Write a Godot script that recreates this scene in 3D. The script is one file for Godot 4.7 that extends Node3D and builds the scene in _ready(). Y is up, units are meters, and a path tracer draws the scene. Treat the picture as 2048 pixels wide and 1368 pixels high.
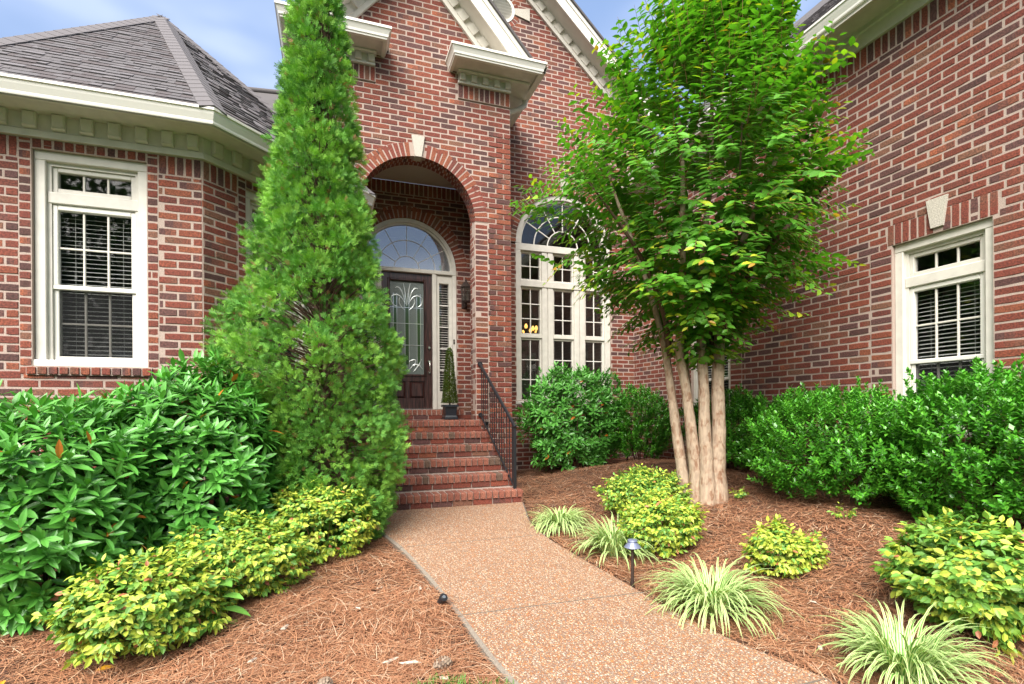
extends Node3D
# Brick house front with arched porch, evergreen, crape myrtle, shrubs and a pebbled walk.

const ZP := -7.93      # porch front
const ZD := -9.18      # wall with the front door and the arched window
const ZL := -6.1       # window face of the eight-sided bay
const XR := 5.79       # wing wall
const CH := 0.0813     # brick course
const BL := 0.254      # brick length with its joint
const JT := 0.0165
const CAM := Vector3(0, 1.156, 0)

var rng := RandomNumberGenerator.new()
var M := {}
var house: Node3D
var cam: Camera3D
var cam_inv: Transform3D
var counters := {}
var brick_meshes: Array = []
var brick_data: Array = []

class MB:
	var v := PackedVector3Array()
	var n := PackedVector3Array()
	var c := PackedColorArray()
	var col := Color(1, 1, 1)
	func tri(a: Vector3, b: Vector3, d: Vector3) -> void:
		var m := (b - a).cross(d - a).normalized()
		v.append(a); v.append(d); v.append(b)
		n.append(m); n.append(m); n.append(m)
		c.append(col); c.append(col); c.append(col)
	func quad(a: Vector3, b: Vector3, d: Vector3, e: Vector3) -> void:
		tri(a, b, d); tri(a, d, e)
	func smooth_tri(a: Vector3, b: Vector3, d: Vector3, na: Vector3, nb: Vector3, nd: Vector3) -> void:
		v.append(a); v.append(d); v.append(b)
		n.append(na); n.append(nd); n.append(nb)
		c.append(col); c.append(col); c.append(col)
	func hexa(p: Array) -> void:  # 0-3 back ring (x0y0, x1y0, x1y1, x0y1), 4-7 front ring
		quad(p[4], p[5], p[6], p[7]); quad(p[1], p[0], p[3], p[2])
		quad(p[5], p[1], p[2], p[6]); quad(p[0], p[4], p[7], p[3])
		quad(p[7], p[6], p[2], p[3]); quad(p[0], p[1], p[5], p[4])
	func box(x0: float, x1: float, y0: float, y1: float, z0: float, z1: float) -> void:
		hexa([Vector3(x0, y0, z0), Vector3(x1, y0, z0), Vector3(x1, y1, z0), Vector3(x0, y1, z0), Vector3(x0, y0, z1), Vector3(x1, y0, z1), Vector3(x1, y1, z1), Vector3(x0, y1, z1)])
	func xbox(t: Transform3D, s: Vector3) -> void:
		var h := s * 0.5
		var p := []
		for q in [Vector3(-h.x, -h.y, -h.z), Vector3(h.x, -h.y, -h.z), Vector3(h.x, h.y, -h.z), Vector3(-h.x, h.y, -h.z), Vector3(-h.x, -h.y, h.z), Vector3(h.x, -h.y, h.z), Vector3(h.x, h.y, h.z), Vector3(-h.x, h.y, h.z)]:
			p.append(t * q)
		hexa(p)
	func cbox(x0: float, x1: float, y0: float, y1: float, z0: float, z1: float, k: float) -> void:  # front edges chamfered by k
		var b := [Vector3(x0, y0, z0), Vector3(x1, y0, z0), Vector3(x1, y1, z0), Vector3(x0, y1, z0)]
		var m := [Vector3(x0, y0, z1 - k), Vector3(x1, y0, z1 - k), Vector3(x1, y1, z1 - k), Vector3(x0, y1, z1 - k)]
		var f := [Vector3(x0 + k, y0 + k, z1), Vector3(x1 - k, y0 + k, z1), Vector3(x1 - k, y1 - k, z1), Vector3(x0 + k, y1 - k, z1)]
		quad(f[0], f[1], f[2], f[3])
		quad(b[1], b[0], b[3], b[2])
		for i in 4:
			var j := (i + 1) % 4
			quad(b[i], b[j], m[j], m[i])
			quad(m[i], m[j], f[j], f[i])
	func tube(pts: Array, rad: Array, seg := 8, caps := true) -> void:
		var up := Vector3(0.13, 0.31, 0.94).normalized()
		var rings := []
		var nrm := []
		for i in pts.size():
			var a: Vector3 = pts[maxi(i - 1, 0)]
			var b: Vector3 = pts[mini(i + 1, pts.size() - 1)]
			var d := (b - a).normalized()
			var x := up.cross(d)
			if x.length() < 0.05:
				x = Vector3(1, 0, 0).cross(d)
			x = x.normalized()
			var y := d.cross(x).normalized()
			up = y
			var ring := []
			var nn := []
			for k in seg:
				var t := TAU * k / seg
				var o := x * cos(t) + y * sin(t)
				ring.append((pts[i] as Vector3) + o * float(rad[i]))
				nn.append(o)
			rings.append(ring); nrm.append(nn)
		for i in pts.size() - 1:
			for k in seg:
				var j := (k + 1) % seg
				smooth_tri(rings[i][k], rings[i][j], rings[i + 1][j], nrm[i][k], nrm[i][j], nrm[i + 1][j])
				smooth_tri(rings[i][k], rings[i + 1][j], rings[i + 1][k], nrm[i][k], nrm[i + 1][j], nrm[i + 1][k])
		if caps:
			var e := pts.size() - 1
			for k in seg:
				var j := (k + 1) % seg
				tri(pts[0], rings[0][j], rings[0][k])
				tri(pts[e], rings[e][k], rings[e][j])
	func lathe(prof: Array, o: Vector3, seg := 20) -> void:
		for i in prof.size() - 1:
			var a: Vector2 = prof[i]
			var b: Vector2 = prof[i + 1]
			for k in seg:
				var t0 := TAU * k / seg
				var t1 := TAU * (k + 1) / seg
				var c0 := Vector3(cos(t0), 0, -sin(t0))
				var c1 := Vector3(cos(t1), 0, -sin(t1))
				quad(o + c0 * a.x + Vector3(0, a.y, 0), o + c1 * a.x + Vector3(0, a.y, 0), o + c1 * b.x + Vector3(0, b.y, 0), o + c0 * b.x + Vector3(0, b.y, 0))
	func arc(cx: float, cy: float, r0: float, r1: float, a0: float, a1: float, seg: int, z0: float, z1: float) -> void:
		for i in seg:
			var p: float = lerp(a0, a1, float(i) / seg)
			var q: float = lerp(a0, a1, float(i + 1) / seg)
			var P := Vector2(cos(p), sin(p))
			var Q := Vector2(cos(q), sin(q))
			var f := func(d: Vector2, r: float, z: float) -> Vector3: return Vector3(cx + d.x * r, cy + d.y * r, z)
			quad(f.call(P, r0, z1), f.call(P, r1, z1), f.call(Q, r1, z1), f.call(Q, r0, z1))
			quad(f.call(P, r0, z0), f.call(P, r0, z1), f.call(Q, r0, z1), f.call(Q, r0, z0))
			quad(f.call(P, r1, z1), f.call(P, r1, z0), f.call(Q, r1, z0), f.call(Q, r1, z1))
			quad(f.call(P, r1, z0), f.call(P, r0, z0), f.call(Q, r0, z0), f.call(Q, r1, z0))
	func add(vv: PackedVector3Array, nn: PackedVector3Array, cc: PackedColorArray, t: Transform3D) -> void:
		v.append_array(t * vv)
		var nb := Transform3D(t.basis.orthonormalized(), Vector3.ZERO)
		n.append_array(nb * nn)
		c.append_array(cc)
	func mesh(m: Material) -> ArrayMesh:
		var a := []
		a.resize(Mesh.ARRAY_MAX)
		a[Mesh.ARRAY_VERTEX] = v
		a[Mesh.ARRAY_NORMAL] = n
		a[Mesh.ARRAY_COLOR] = c
		var am := ArrayMesh.new()
		am.add_surface_from_arrays(Mesh.PRIMITIVE_TRIANGLES, a)
		am.surface_set_material(0, m)
		return am

# ------------------------------------------------------------------ helpers
func lin(r: float, g: float, b: float) -> Color:
	return Color(r, g, b).linear_to_srgb()

func numbered(s: String) -> String:
	counters[s] = int(counters.get(s, -1)) + 1
	return s if counters[s] == 0 else "%s_%03d" % [s, counters[s]]

func put(mesh: Mesh, called: String, parent: Node, t := Transform3D.IDENTITY) -> MeshInstance3D:
	var o := MeshInstance3D.new()
	o.name = called
	o.mesh = mesh
	o.transform = t
	parent.add_child(o, true)
	return o

func build(mb: MB, called: String, m: Material, parent: Node, t := Transform3D.IDENTITY) -> MeshInstance3D:
	return put(mb.mesh(m), called, parent, t)

func thing(called: String, label: String, category: String, at := Vector3.ZERO, group := "") -> Node3D:
	var o := Node3D.new()
	o.name = numbered(called)
	add_child(o)
	o.position = at
	o.set_meta("label", label)
	o.set_meta("category", category)
	if group != "":
		o.set_meta("group", group)
	return o

func part(called: String, parent: Node, t := Transform3D.IDENTITY) -> Node3D:
	var o := Node3D.new()
	o.name = called
	o.transform = t
	parent.add_child(o, true)
	return o

func structure(o: Node) -> void:
	o.set_meta("kind", "structure")

func noise_tex(freq: float, size: int, lo: float, hi: float, oct := 4, kind := FastNoiseLite.TYPE_SIMPLEX_SMOOTH, seed_ := 1) -> ImageTexture:
	var f := FastNoiseLite.new()
	f.seed = seed_
	f.noise_type = kind
	f.frequency = freq
	f.fractal_octaves = oct
	var im := f.get_seamless_image(size, size, false, false, 0.12, true)
	im.convert(Image.FORMAT_RGB8)
	var d := im.get_data()
	for i in d.size():
		d[i] = int(255.0 * lerp(lo, hi, d[i] / 255.0))
	return ImageTexture.create_from_image(Image.create_from_data(size, size, false, Image.FORMAT_RGB8, d))

func mat(c: Color, rough := 0.8, metal := 0.0) -> StandardMaterial3D:
	var m := StandardMaterial3D.new()
	m.albedo_color = c
	m.roughness = rough
	m.metallic = metal
	return m

func tri_tex(m: StandardMaterial3D, t: Texture2D, scale_: float, bump: Texture2D = null, depth := 0.1) -> StandardMaterial3D:
	m.uv1_triplanar = true
	m.uv1_world_triplanar = true
	m.uv1_scale = Vector3.ONE * scale_
	if t:
		m.albedo_texture = t
	if bump:
		m.heightmap_enabled = true
		m.heightmap_texture = bump
		m.heightmap_scale = depth
	return m

func leafy(rough: float, back: float, spec := 0.5) -> StandardMaterial3D:
	var m := mat(Color.WHITE, rough)
	m.vertex_color_use_as_albedo = true
	m.metallic_specular = spec
	m.cull_mode = BaseMaterial3D.CULL_DISABLED
	m.backlight_enabled = true
	m.backlight = lin(back * 0.9, back, back * 0.35)
	return m

func ss(a: float, b: float, x: float) -> float:
	var t := clampf((x - a) / (b - a), 0.0, 1.0)
	return t * t * (3.0 - 2.0 * t)

func walk_y(z: float) -> float:
	return 0.074 * (-6.2 - z) if z > -6.2 else 0.0

func ground_y(x: float, z: float) -> float:
	return walk_y(z) + 0.42 * ss(2.25 + maxf(0.0, z + 2.6) * 0.75, 4.9 + maxf(0.0, z + 2.0), x) * (1.0 - 0.5 * ss(-6.2, -9.0, z)) - 0.12 * (1.0 - ss(-1.5, 0.5, x)) - 0.03 + 0.012 * sin(x * 5.1 + z * 2.3) + 0.012 * sin(z * 6.3 - x * 1.7)

func seen_size(p: Vector3) -> float:  # how large a piece at p shows; 0 outside the picture
	var q := cam_inv * p
	if q.z > -0.3:
		return 0.0
	var x := 1024.0 + 1042.0 * q.x / -q.z
	var y := 823.0 - 1042.0 * q.y / -q.z
	if x < -10.0 or x > 2058.0 or y < -10.0 or y > 1378.0:
		return 0.0
	return 1.0 / (q.z * q.z)

# ------------------------------------------------------------------ light and materials
func set_light() -> void:
	cam = Camera3D.new()
	cam.name = "camera"
	add_child(cam)
	cam.position = CAM
	cam.rotation = Vector3(0, deg_to_rad(-19.0), deg_to_rad(-0.378))
	cam.projection = Camera3D.PROJECTION_FRUSTUM
	cam.near = 0.05
	cam.far = 900.0
	cam.size = 0.05 * 1368.0 / 1042.0
	cam.frustum_offset = Vector2(0, 0.05 * (823.0 - 684.0) / 1042.0)
	cam.current = true
	cam_inv = cam.transform.affine_inverse()
	var e := Environment.new()
	e.background_mode = Environment.BG_SKY
	var s := ProceduralSkyMaterial.new()
	s.sky_top_color = lin(0.105, 0.16, 0.28)
	s.sky_horizon_color = lin(0.30, 0.35, 0.42)
	s.sky_curve = 0.2
	s.ground_bottom_color = lin(0.10, 0.13, 0.06)
	s.ground_horizon_color = lin(0.35, 0.38, 0.34)
	s.sky_energy_multiplier = 1.2
	s.sun_angle_max = 1.0
	s.sky_cover = clouds()
	s.sky_cover_modulate = Color(1, 1, 1, 1)
	e.sky = Sky.new()
	e.sky.sky_material = s
	e.tonemap_mode = Environment.TONE_MAPPER_LINEAR
	e.tonemap_exposure = 2.08
	e.sdfgi_enabled = true
	e.ssao_enabled = true
	e.ssil_enabled = true
	var w := WorldEnvironment.new()
	w.name = "environment"
	w.environment = e
	add_child(w)
	var sun := DirectionalLight3D.new()
	sun.name = "sun"
	sun.light_energy = 1.4
	sun.light_color = Color(1.0, 0.985, 0.96)
	sun.light_angular_distance = 44.0
	sun.shadow_enabled = true
	add_child(sun)
	sun.look_at_from_position(Vector3(-5.5, 9.5, 7.2), Vector3.ZERO)

func clouds() -> ImageTexture:
	var f := FastNoiseLite.new()
	f.seed = 11
	f.frequency = 1.0
	f.fractal_octaves = 5
	var w := 768
	var h := 384
	var im := Image.create(w, h, false, Image.FORMAT_RGBA8)
	for y in h:
		var el := (0.5 - (y + 0.5) / h) * PI
		for x in w:
			var az := (x + 0.5) / w * TAU
			var d := Vector3(cos(el) * cos(az), sin(el), cos(el) * sin(az))
			var k := f.get_noise_3d(d.x * 1.4, d.y * 7.0, d.z * 1.4)
			var a := clampf((k + 0.12) * 1.9, 0.0, 1.0)
			im.set_pixel(x, y, Color(1.0, 0.97, 0.93, a * a * 0.11 if el > 0.0 else 0.0))
	return ImageTexture.create_from_image(im)

func make_materials() -> void:
	var grain := noise_tex(0.045, 512, 0.62, 1.0, 5)
	var fine := noise_tex(0.16, 512, 0.55, 1.0, 4, FastNoiseLite.TYPE_SIMPLEX_SMOOTH, 5)
	var soft := noise_tex(0.012, 512, 0.92, 1.0, 4, FastNoiseLite.TYPE_SIMPLEX_SMOOTH, 9)
	M.brick = tri_tex(mat(Color.WHITE, 0.88), noise_tex(0.03, 512, 0.5, 1.0, 5, FastNoiseLite.TYPE_SIMPLEX_SMOOTH, 3), 3.1, grain, 0.35)
	M.brick.vertex_color_use_as_albedo = true
	M.mortar = tri_tex(mat(lin(0.60, 0.46, 0.39), 0.95), grain, 5.0, fine, 0.25)
	M.trim = tri_tex(mat(lin(0.62, 0.585, 0.52), 0.55), soft, 0.9, soft, 0.05)
	M.white = mat(lin(0.66, 0.635, 0.58), 0.42)
	M.ceiling = mat(lin(0.42, 0.38, 0.32), 0.6)
	M.stone = tri_tex(mat(lin(0.68, 0.62, 0.53), 0.8), grain, 3.0, fine, 0.1)
	M.shingle = tri_tex(mat(Color.WHITE, 0.93), fine, 4.0, fine, 0.25)
	M.shingle.vertex_color_use_as_albedo = true
	M.roofing = tri_tex(mat(lin(0.15, 0.135, 0.135), 0.95), fine, 3.0, fine, 0.3)
	M.glass = mat(Color(0.02, 0.03, 0.03, 0.06), 0.02)
	M.glass.transparency = BaseMaterial3D.TRANSPARENCY_ALPHA
	M.glass.metallic_specular = 1.0
	M.fan_glass = mat(Color(0.72, 0.74, 0.76, 0.1), 0.02, 0.6)
	M.fan_glass.transparency = BaseMaterial3D.TRANSPARENCY_ALPHA
	M.door_glass = tri_tex(mat(lin(0.20, 0.24, 0.22), 0.2), grain, 8.0, fine, 0.5)
	M.bevel = mat(lin(0.72, 0.77, 0.74), 0.08, 0.5)
	M.strip_glass = mat(lin(0.05, 0.085, 0.04), 0.1, 0.2)
	M.screen = mat(Color(0.02, 0.025, 0.03, 0.34), 0.9)
	M.screen.transparency = BaseMaterial3D.TRANSPARENCY_ALPHA
	M.blind = mat(lin(0.62, 0.64, 0.60), 0.5)
	M.room = mat(lin(0.10, 0.095, 0.09), 0.9)
	M.wood = tri_tex(mat(lin(0.075, 0.03, 0.026), 0.32), wood_tex(), 1.0)
	M.nickel = mat(lin(0.66, 0.63, 0.58), 0.25, 0.95)
	M.iron = mat(lin(0.012, 0.012, 0.015), 0.38)
	M.bronze = mat(lin(0.045, 0.03, 0.025), 0.45, 0.3)
	M.blue_cap = mat(lin(0.16, 0.18, 0.27), 0.35, 0.25)
	M.pot = mat(lin(0.014, 0.018, 0.024), 0.35)
	M.lamp_glass = mat(Color(0.35, 0.33, 0.3, 0.3), 0.1)
	M.lamp_glass.transparency = BaseMaterial3D.TRANSPARENCY_ALPHA
	M.soil = tri_tex(mat(lin(0.115, 0.05, 0.027), 1.0), grain, 1.7, fine, 1.5)
	M.lawn = tri_tex(mat(lin(0.06, 0.12, 0.03), 1.0), grain, 0.9)
	M.walk = pebbles()
	M.curb = tri_tex(mat(lin(0.30, 0.25, 0.20), 0.95), grain, 2.5, fine, 0.4)
	M.bark = tri_tex(mat(lin(0.50, 0.43, 0.35), 0.8), bark_tex(), 1.6, grain, 0.25)
	M.dark_bark = tri_tex(mat(lin(0.16, 0.09, 0.055), 0.9), grain, 3.0, fine, 0.6)
	M.twig = mat(lin(0.20, 0.10, 0.05), 0.8)
	M.laurel = leafy(0.36, 0.30)
	M.holly = leafy(0.28, 0.22)
	M.myrtle = leafy(0.40, 0.75)
	M.nandina = leafy(0.5, 0.45)
	M.grassy = leafy(0.5, 0.4)
	M.cedar = leafy(0.62, 0.35, 0.3)
	M.straw = mat(Color.WHITE, 0.7)
	M.straw.vertex_color_use_as_albedo = true
	M.plain = mat(Color.WHITE, 0.85)
	M.plain.vertex_color_use_as_albedo = true
	M.bulb = mat(lin(1.0, 0.62, 0.2), 0.5)
	M.bulb.emission_enabled = true
	M.bulb.emission = lin(1.0, 0.52, 0.12)
	M.bulb.emission_energy_multiplier = 1.0
	M.amber = mat(Color(0.9, 0.5, 0.12), 0.15)

func wood_tex() -> ImageTexture:
	var f := FastNoiseLite.new()
	f.seed = 21
	f.frequency = 0.05
	f.fractal_octaves = 3
	var im := Image.create(256, 256, false, Image.FORMAT_RGB8)
	for y in 256:
		for x in 256:
			var k := f.get_noise_2d(x * 2.6, y * 0.16)
			var s := clampf(0.75 + k * 0.55, 0.3, 1.0)
			im.set_pixel(x, y, Color(s, s * 0.96, s * 0.94))
	return ImageTexture.create_from_image(im)

func bark_tex() -> ImageTexture:
	var f := FastNoiseLite.new()
	f.seed = 31
	f.frequency = 0.02
	f.fractal_octaves = 4
	var im := Image.create(512, 512, false, Image.FORMAT_RGB8)
	for y in 512:
		for x in 512:
			var k := f.get_noise_2d(x * 2.2, y * 0.55)
			var q := f.get_noise_2d(x * 0.9 + 700.0, y * 0.35)
			var c := Color(0.92, 0.87, 0.82).lerp(Color(0.78, 0.73, 0.69), clampf(k * 1.6 + 0.4, 0, 1))
			c = c.lerp(Color(0.55, 0.36, 0.25), clampf(q * 4.0 - 0.6, 0, 1) * 0.6)
			im.set_pixel(x, y, c)
	return ImageTexture.create_from_image(im)

func pebbles() -> StandardMaterial3D:  # exposed aggregate: rounded stones in cement, 1.1 m tile
	var n := 1024
	var g := 120
	var r := RandomNumberGenerator.new()
	r.seed = 77
	var pos := PackedVector2Array()
	var cols := []
	var sizes := PackedFloat32Array()
	var pal := [Color(0.80, 0.60, 0.42), Color(0.72, 0.46, 0.28), Color(0.86, 0.74, 0.60), Color(0.95, 0.89, 0.80), Color(0.62, 0.40, 0.27), Color(0.76, 0.55, 0.38), Color(0.58, 0.50, 0.45), Color(0.83, 0.52, 0.27), Color(0.90, 0.80, 0.66)]
	for i in g * g:
		pos.append(Vector2(r.randf(), r.randf()))
		sizes.append(r.randf_range(0.28, 0.62))
		var c: Color = pal[r.randi() % pal.size()]
		cols.append(c.lerp(Color(0.75, 0.58, 0.47), 0.15) * r.randf_range(0.85, 1.1))
	var im := Image.create(n, n, false, Image.FORMAT_RGB8)
	var hm := Image.create(n, n, false, Image.FORMAT_RGB8)
	im.fill(Color(0.60, 0.49, 0.40))
	hm.fill(Color(0.2, 0.2, 0.2))
	var cell := float(n) / g
	for gy in g:
		for gx in g:
			var i := gy * g + gx
			var cx := (gx + pos[i].x) * cell
			var cy := (gy + pos[i].y) * cell
			var rad := sizes[i] * cell
			var q := r.randf_range(0.7, 1.0)
			var ir := int(rad) + 1
			var base: Color = cols[i]
			for dy in range(-ir, ir + 1):
				for dx in range(-ir, ir + 1):
					var d := sqrt(dx * dx + dy * dy * q * q) / rad
					if d < 1.0:
						var px := posmod(int(cx) + dx, n)
						var py := posmod(int(cy) + dy, n)
						im.set_pixel(px, py, base)
						var hh := 0.3 + 0.7 * sqrt(1.0 - d * d)
						hm.set_pixel(px, py, Color(hh, hh, hh))
	return tri_tex(mat(Color(0.82, 0.815, 0.82), 0.8), ImageTexture.create_from_image(im), 0.95, ImageTexture.create_from_image(hm), 0.35)

# ------------------------------------------------------------------ bricks
func brick_color() -> Color:
	var k := rng.randf()
	var c := Color(0.25, 0.062, 0.042)
	if k < 0.09: c = Color(0.12, 0.055, 0.056)
	elif k < 0.22: c = Color(0.19, 0.056, 0.045)
	elif k < 0.58: c = Color(0.225, 0.058, 0.042)
	elif k < 0.82: c = Color(0.275, 0.075, 0.048)
	elif k < 0.93: c = Color(0.33, 0.105, 0.06)
	else: c = Color(0.22, 0.105, 0.075)
	return c * Color(1.03, 0.94, 0.80) * rng.randf_range(1.08, 1.5)

func make_bricks() -> void:  # unit bricks, face 1 x 1 at z = 0, worn arrises, 26 of them
	for i in 26:
		var mb := MB.new()
		var a := brick_color()
		var b := a
		if rng.randf() < 0.35:
			b = brick_color().lerp(a, 0.35)
		var kx := 0.018
		var ky := 0.07
		var j := func() -> float: return rng.randf_range(-1.0, 1.0)
		var x := [-0.5 + j.call() * 0.008, -0.17, 0.17, 0.5 + j.call() * 0.008]
		var top := []
		var bot := []
		for k in 4:
			top.append(0.5 + j.call() * 0.035 - (0.03 if k == 0 or k == 3 else 0.0))
			bot.append(-0.5 + j.call() * 0.035 + (0.03 if k == 0 or k == 3 else 0.0))
		var zf := []
		for k in 4:
			zf.append(j.call() * 0.0018)
		for k in 3:
			var t := k / 2.0
			mb.col = a.lerp(b, t)
			var x0: float = x[k]
			var x1: float = x[k + 1]
			var f0: float = x0 + (kx if k == 0 else 0.0)
			var f1: float = x1 - (kx if k == 2 else 0.0)
			var d := 0.004
			mb.quad(Vector3(f0, bot[k] + ky, zf[k]), Vector3(f1, bot[k + 1] + ky, zf[k + 1]), Vector3(f1, top[k + 1] - ky, zf[k + 1]), Vector3(f0, top[k] - ky, zf[k]))
			mb.quad(Vector3(f0, top[k] - ky, zf[k]), Vector3(f1, top[k + 1] - ky, zf[k + 1]), Vector3(x1, top[k + 1], -d), Vector3(x0, top[k], -d))
			mb.quad(Vector3(x0, bot[k], -d), Vector3(x1, bot[k + 1], -d), Vector3(f1, bot[k + 1] + ky, zf[k + 1]), Vector3(f0, bot[k] + ky, zf[k]))
			mb.quad(Vector3(x0, top[k], -d), Vector3(x1, top[k + 1], -d), Vector3(x1, top[k + 1], -0.03), Vector3(x0, top[k], -0.03))
			mb.quad(Vector3(x0, bot[k], -0.03), Vector3(x1, bot[k + 1], -0.03), Vector3(x1, bot[k + 1], -d), Vector3(x0, bot[k], -d))
			if k == 0:
				mb.quad(Vector3(x0, bot[0], -d), Vector3(f0, bot[0] + ky, zf[0]), Vector3(f0, top[0] - ky, zf[0]), Vector3(x0, top[0], -d))
				mb.quad(Vector3(x0, bot[0], -0.03), Vector3(x0, bot[0], -d), Vector3(x0, top[0], -d), Vector3(x0, top[0], -0.03))
			if k == 2:
				mb.quad(Vector3(f1, bot[3] + ky, zf[3]), Vector3(x1, bot[3], -d), Vector3(x1, top[3], -d), Vector3(f1, top[3] - ky, zf[3]))
				mb.quad(Vector3(x1, bot[3], -d), Vector3(x1, bot[3], -0.03), Vector3(x1, top[3], -0.03), Vector3(x1, top[3], -d))
		brick_data.append(mb)
		brick_meshes.append(mb.mesh(M.brick))

class Wall:
	var w: Transform3D
	var mortar: MB
	var bricks: Array = []   # [u0, u1, v0, v1, n, upright, name]

func new_wall(o: Vector3, u: Vector3, nn: Vector3) -> Wall:
	var W := Wall.new()
	W.w = Transform3D(Basis(u, Vector3.UP, nn), o)
	W.mortar = MB.new()
	return W

func brick(W: Wall, u0: float, u1: float, v0: float, v1: float, nn := 0.0, called := "brick") -> void:
	W.bricks.append([u0, u1, v0, v1, nn + rng.randf_range(-0.0025, 0.0025), (v1 - v0) > (u1 - u0) * 1.15, called])

# spans: Callable(v) -> [[a, b], ...] along u; runs courses from v0 to v1
func lay(W: Wall, v0: float, v1: float, spans: Callable, shift := 0.0, thick := 0.2, proud = null) -> void:
	var k := 0
	var v := v0
	while v < v1 - 0.01:
		var vt := minf(v + CH, v1)
		for s in spans.call((v + vt) * 0.5):
			var a: float = s[0]
			var b: float = s[1]
			if b - a < 0.02:
				continue
			W.mortar.box(a, b, v, vt, -thick, -0.0045)
			var off := shift + (0.127 if k % 2 else 0.0) + rng.randf_range(-0.006, 0.006)
			var m := floorf((a - off) / BL)
			while off + m * BL < b:
				var p := maxf(off + m * BL, a - JT * 0.5) + JT * 0.5
				var q := minf(off + (m + 1) * BL, b + JT * 0.5) - JT * 0.5
				if q - p > 0.035:
					var e: float = proud.call(p, v) if proud != null else 0.0
					brick(W, p + rng.randf_range(0, 0.004), q - rng.randf_range(0, 0.004), v + JT * 0.5, vt - JT * 0.5, e)
				m += 1.0
		v += CH
		k += 1

func stack(W: Wall, u0: float, u1: float, v0: float, v1: float, called := "jamb_brick", nn := 0.0) -> void:  # one brick wide column, joints in line
	W.mortar.box(u0, u1, v0, v1, -0.2, -0.0035)
	var v := v0
	while v < v1 - 0.03:
		brick(W, u0 + JT * 0.5, u1 - JT * 0.5, v + JT * 0.5, minf(v + CH, v1) - JT * 0.5, nn, called)
		v += CH

func soldiers(W: Wall, u0: float, u1: float, v0: float, v1: float, nn := 0.0, called := "soldier_brick", pitch := CH, skip: Array = []) -> void:
	W.mortar.box(u0, u1, v0, v1, -0.2, -0.004 + minf(nn, 0.03) * 0.8)
	var cnt := int(round((u1 - u0) / pitch))
	var p := (u1 - u0) / cnt
	for i in cnt:
		var a := u0 + i * p
		if skip.size() == 2 and a + p > skip[0] and a < skip[1]:
			continue
		brick(W, a + JT * 0.5, a + p - JT * 0.5, v0 + JT * 0.4, v1 - JT * 0.4, nn, called)

func finish_wall(W: Wall, called: String, parent: Node, limit := 300, bm := "mortar") -> MeshInstance3D:
	var wall := build(W.mortar, called, M[bm], parent, W.w)
	var order := []
	for i in W.bricks.size():
		var b: Array = W.bricks[i]
		var mid := W.w * Vector3((b[0] + b[1]) * 0.5, (b[2] + b[3]) * 0.5, 0)
		var view := (CAM - mid).normalized()
		order.append([seen_size(mid) * absf(view.dot(W.w.basis.z)) * (b[1] - b[0]) * (b[3] - b[2]), i])
	order.sort_custom(func(p, q): return p[0] > q[0])
	var rest := MB.new()
	var kept := 0
	for o in order:
		var b: Array = W.bricks[o[1]]
		var i := rng.randi() % brick_meshes.size()
		var s := Vector3(b[1] - b[0], b[3] - b[2], 1.0)
		var bs := Basis(Vector3(s.x, 0, 0), Vector3(0, s.y, 0), Vector3(0, 0, 1))
		if b[5]:
			bs = Basis(Vector3(0, s.y, 0), Vector3(-s.x, 0, 0), Vector3(0, 0, 1))
		var t := Transform3D(bs, Vector3((b[0] + b[1]) * 0.5, (b[2] + b[3]) * 0.5, b[4]))
		if kept < limit and o[0] > 0.0:
			put(brick_meshes[i], b[6], wall, t)
			kept += 1
		else:
			rest.add(brick_data[i].v, brick_data[i].n, brick_data[i].c, t)
	if rest.v.size() > 0:
		var r := build(rest, "more_bricks", M.brick, wall)
		r.set_meta("kind", "stuff")
	return wall

# ring of wedge bricks round an arch; two_deep adds a second ring behind for the soffit
func arch_ring(wall: Node, cx: float, cy: float, r0: float, r1: float, a0: float, a1: float, depth: float, skip := 0.0, rows := 1) -> void:
	var mb := MB.new()
	mb.arc(cx, cy, r0 + 0.006, r1 - 0.002, a0, a1, 48, -depth, 0.0)
	build(mb, "arch_mortar", M.mortar, wall)
	for row in rows:
		var zf := -row * (depth / rows)
		var zb := zf - depth / rows + 0.012
		var cnt := int(round((a1 - a0) * (r0 + 0.06) / 0.0765))
		var da := (a1 - a0) / cnt
		var g := 0.0105
		var kinds := []
		for q in 6:
			var m2 := MB.new()
			m2.col = brick_color()
			var h := da * 0.5
			var dz := rng.randf_range(0.001, 0.005)
			var p := func(r: float, s: float, z: float) -> Vector3: return Vector3(r * cos(h) - 0.0, s * (r * sin(h) - g), z)
			m2.hexa([p.call(r0, -1.0, zb), p.call(r1 - 0.006, -1.0, zb), p.call(r1 - 0.006, 1.0, zb), p.call(r0, 1.0, zb), p.call(r0, -1.0, zf + dz), p.call(r1 - 0.006, -1.0, zf + dz), p.call(r1 - 0.006, 1.0, zf + dz), p.call(r0, 1.0, zf + dz)])
			kinds.append(m2.mesh(M.brick))
		for i in cnt:
			var a := a0 + (i + 0.5 + 0.5 * (row % 2)) * da
			if a > a1 or (row == 0 and absf(a - PI * 0.5) * r0 < skip):
				continue
			put(kinds[rng.randi() % 6], "arch_brick", wall, Transform3D(Basis(Vector3.BACK, a), Vector3(cx, cy, 0)))

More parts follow.
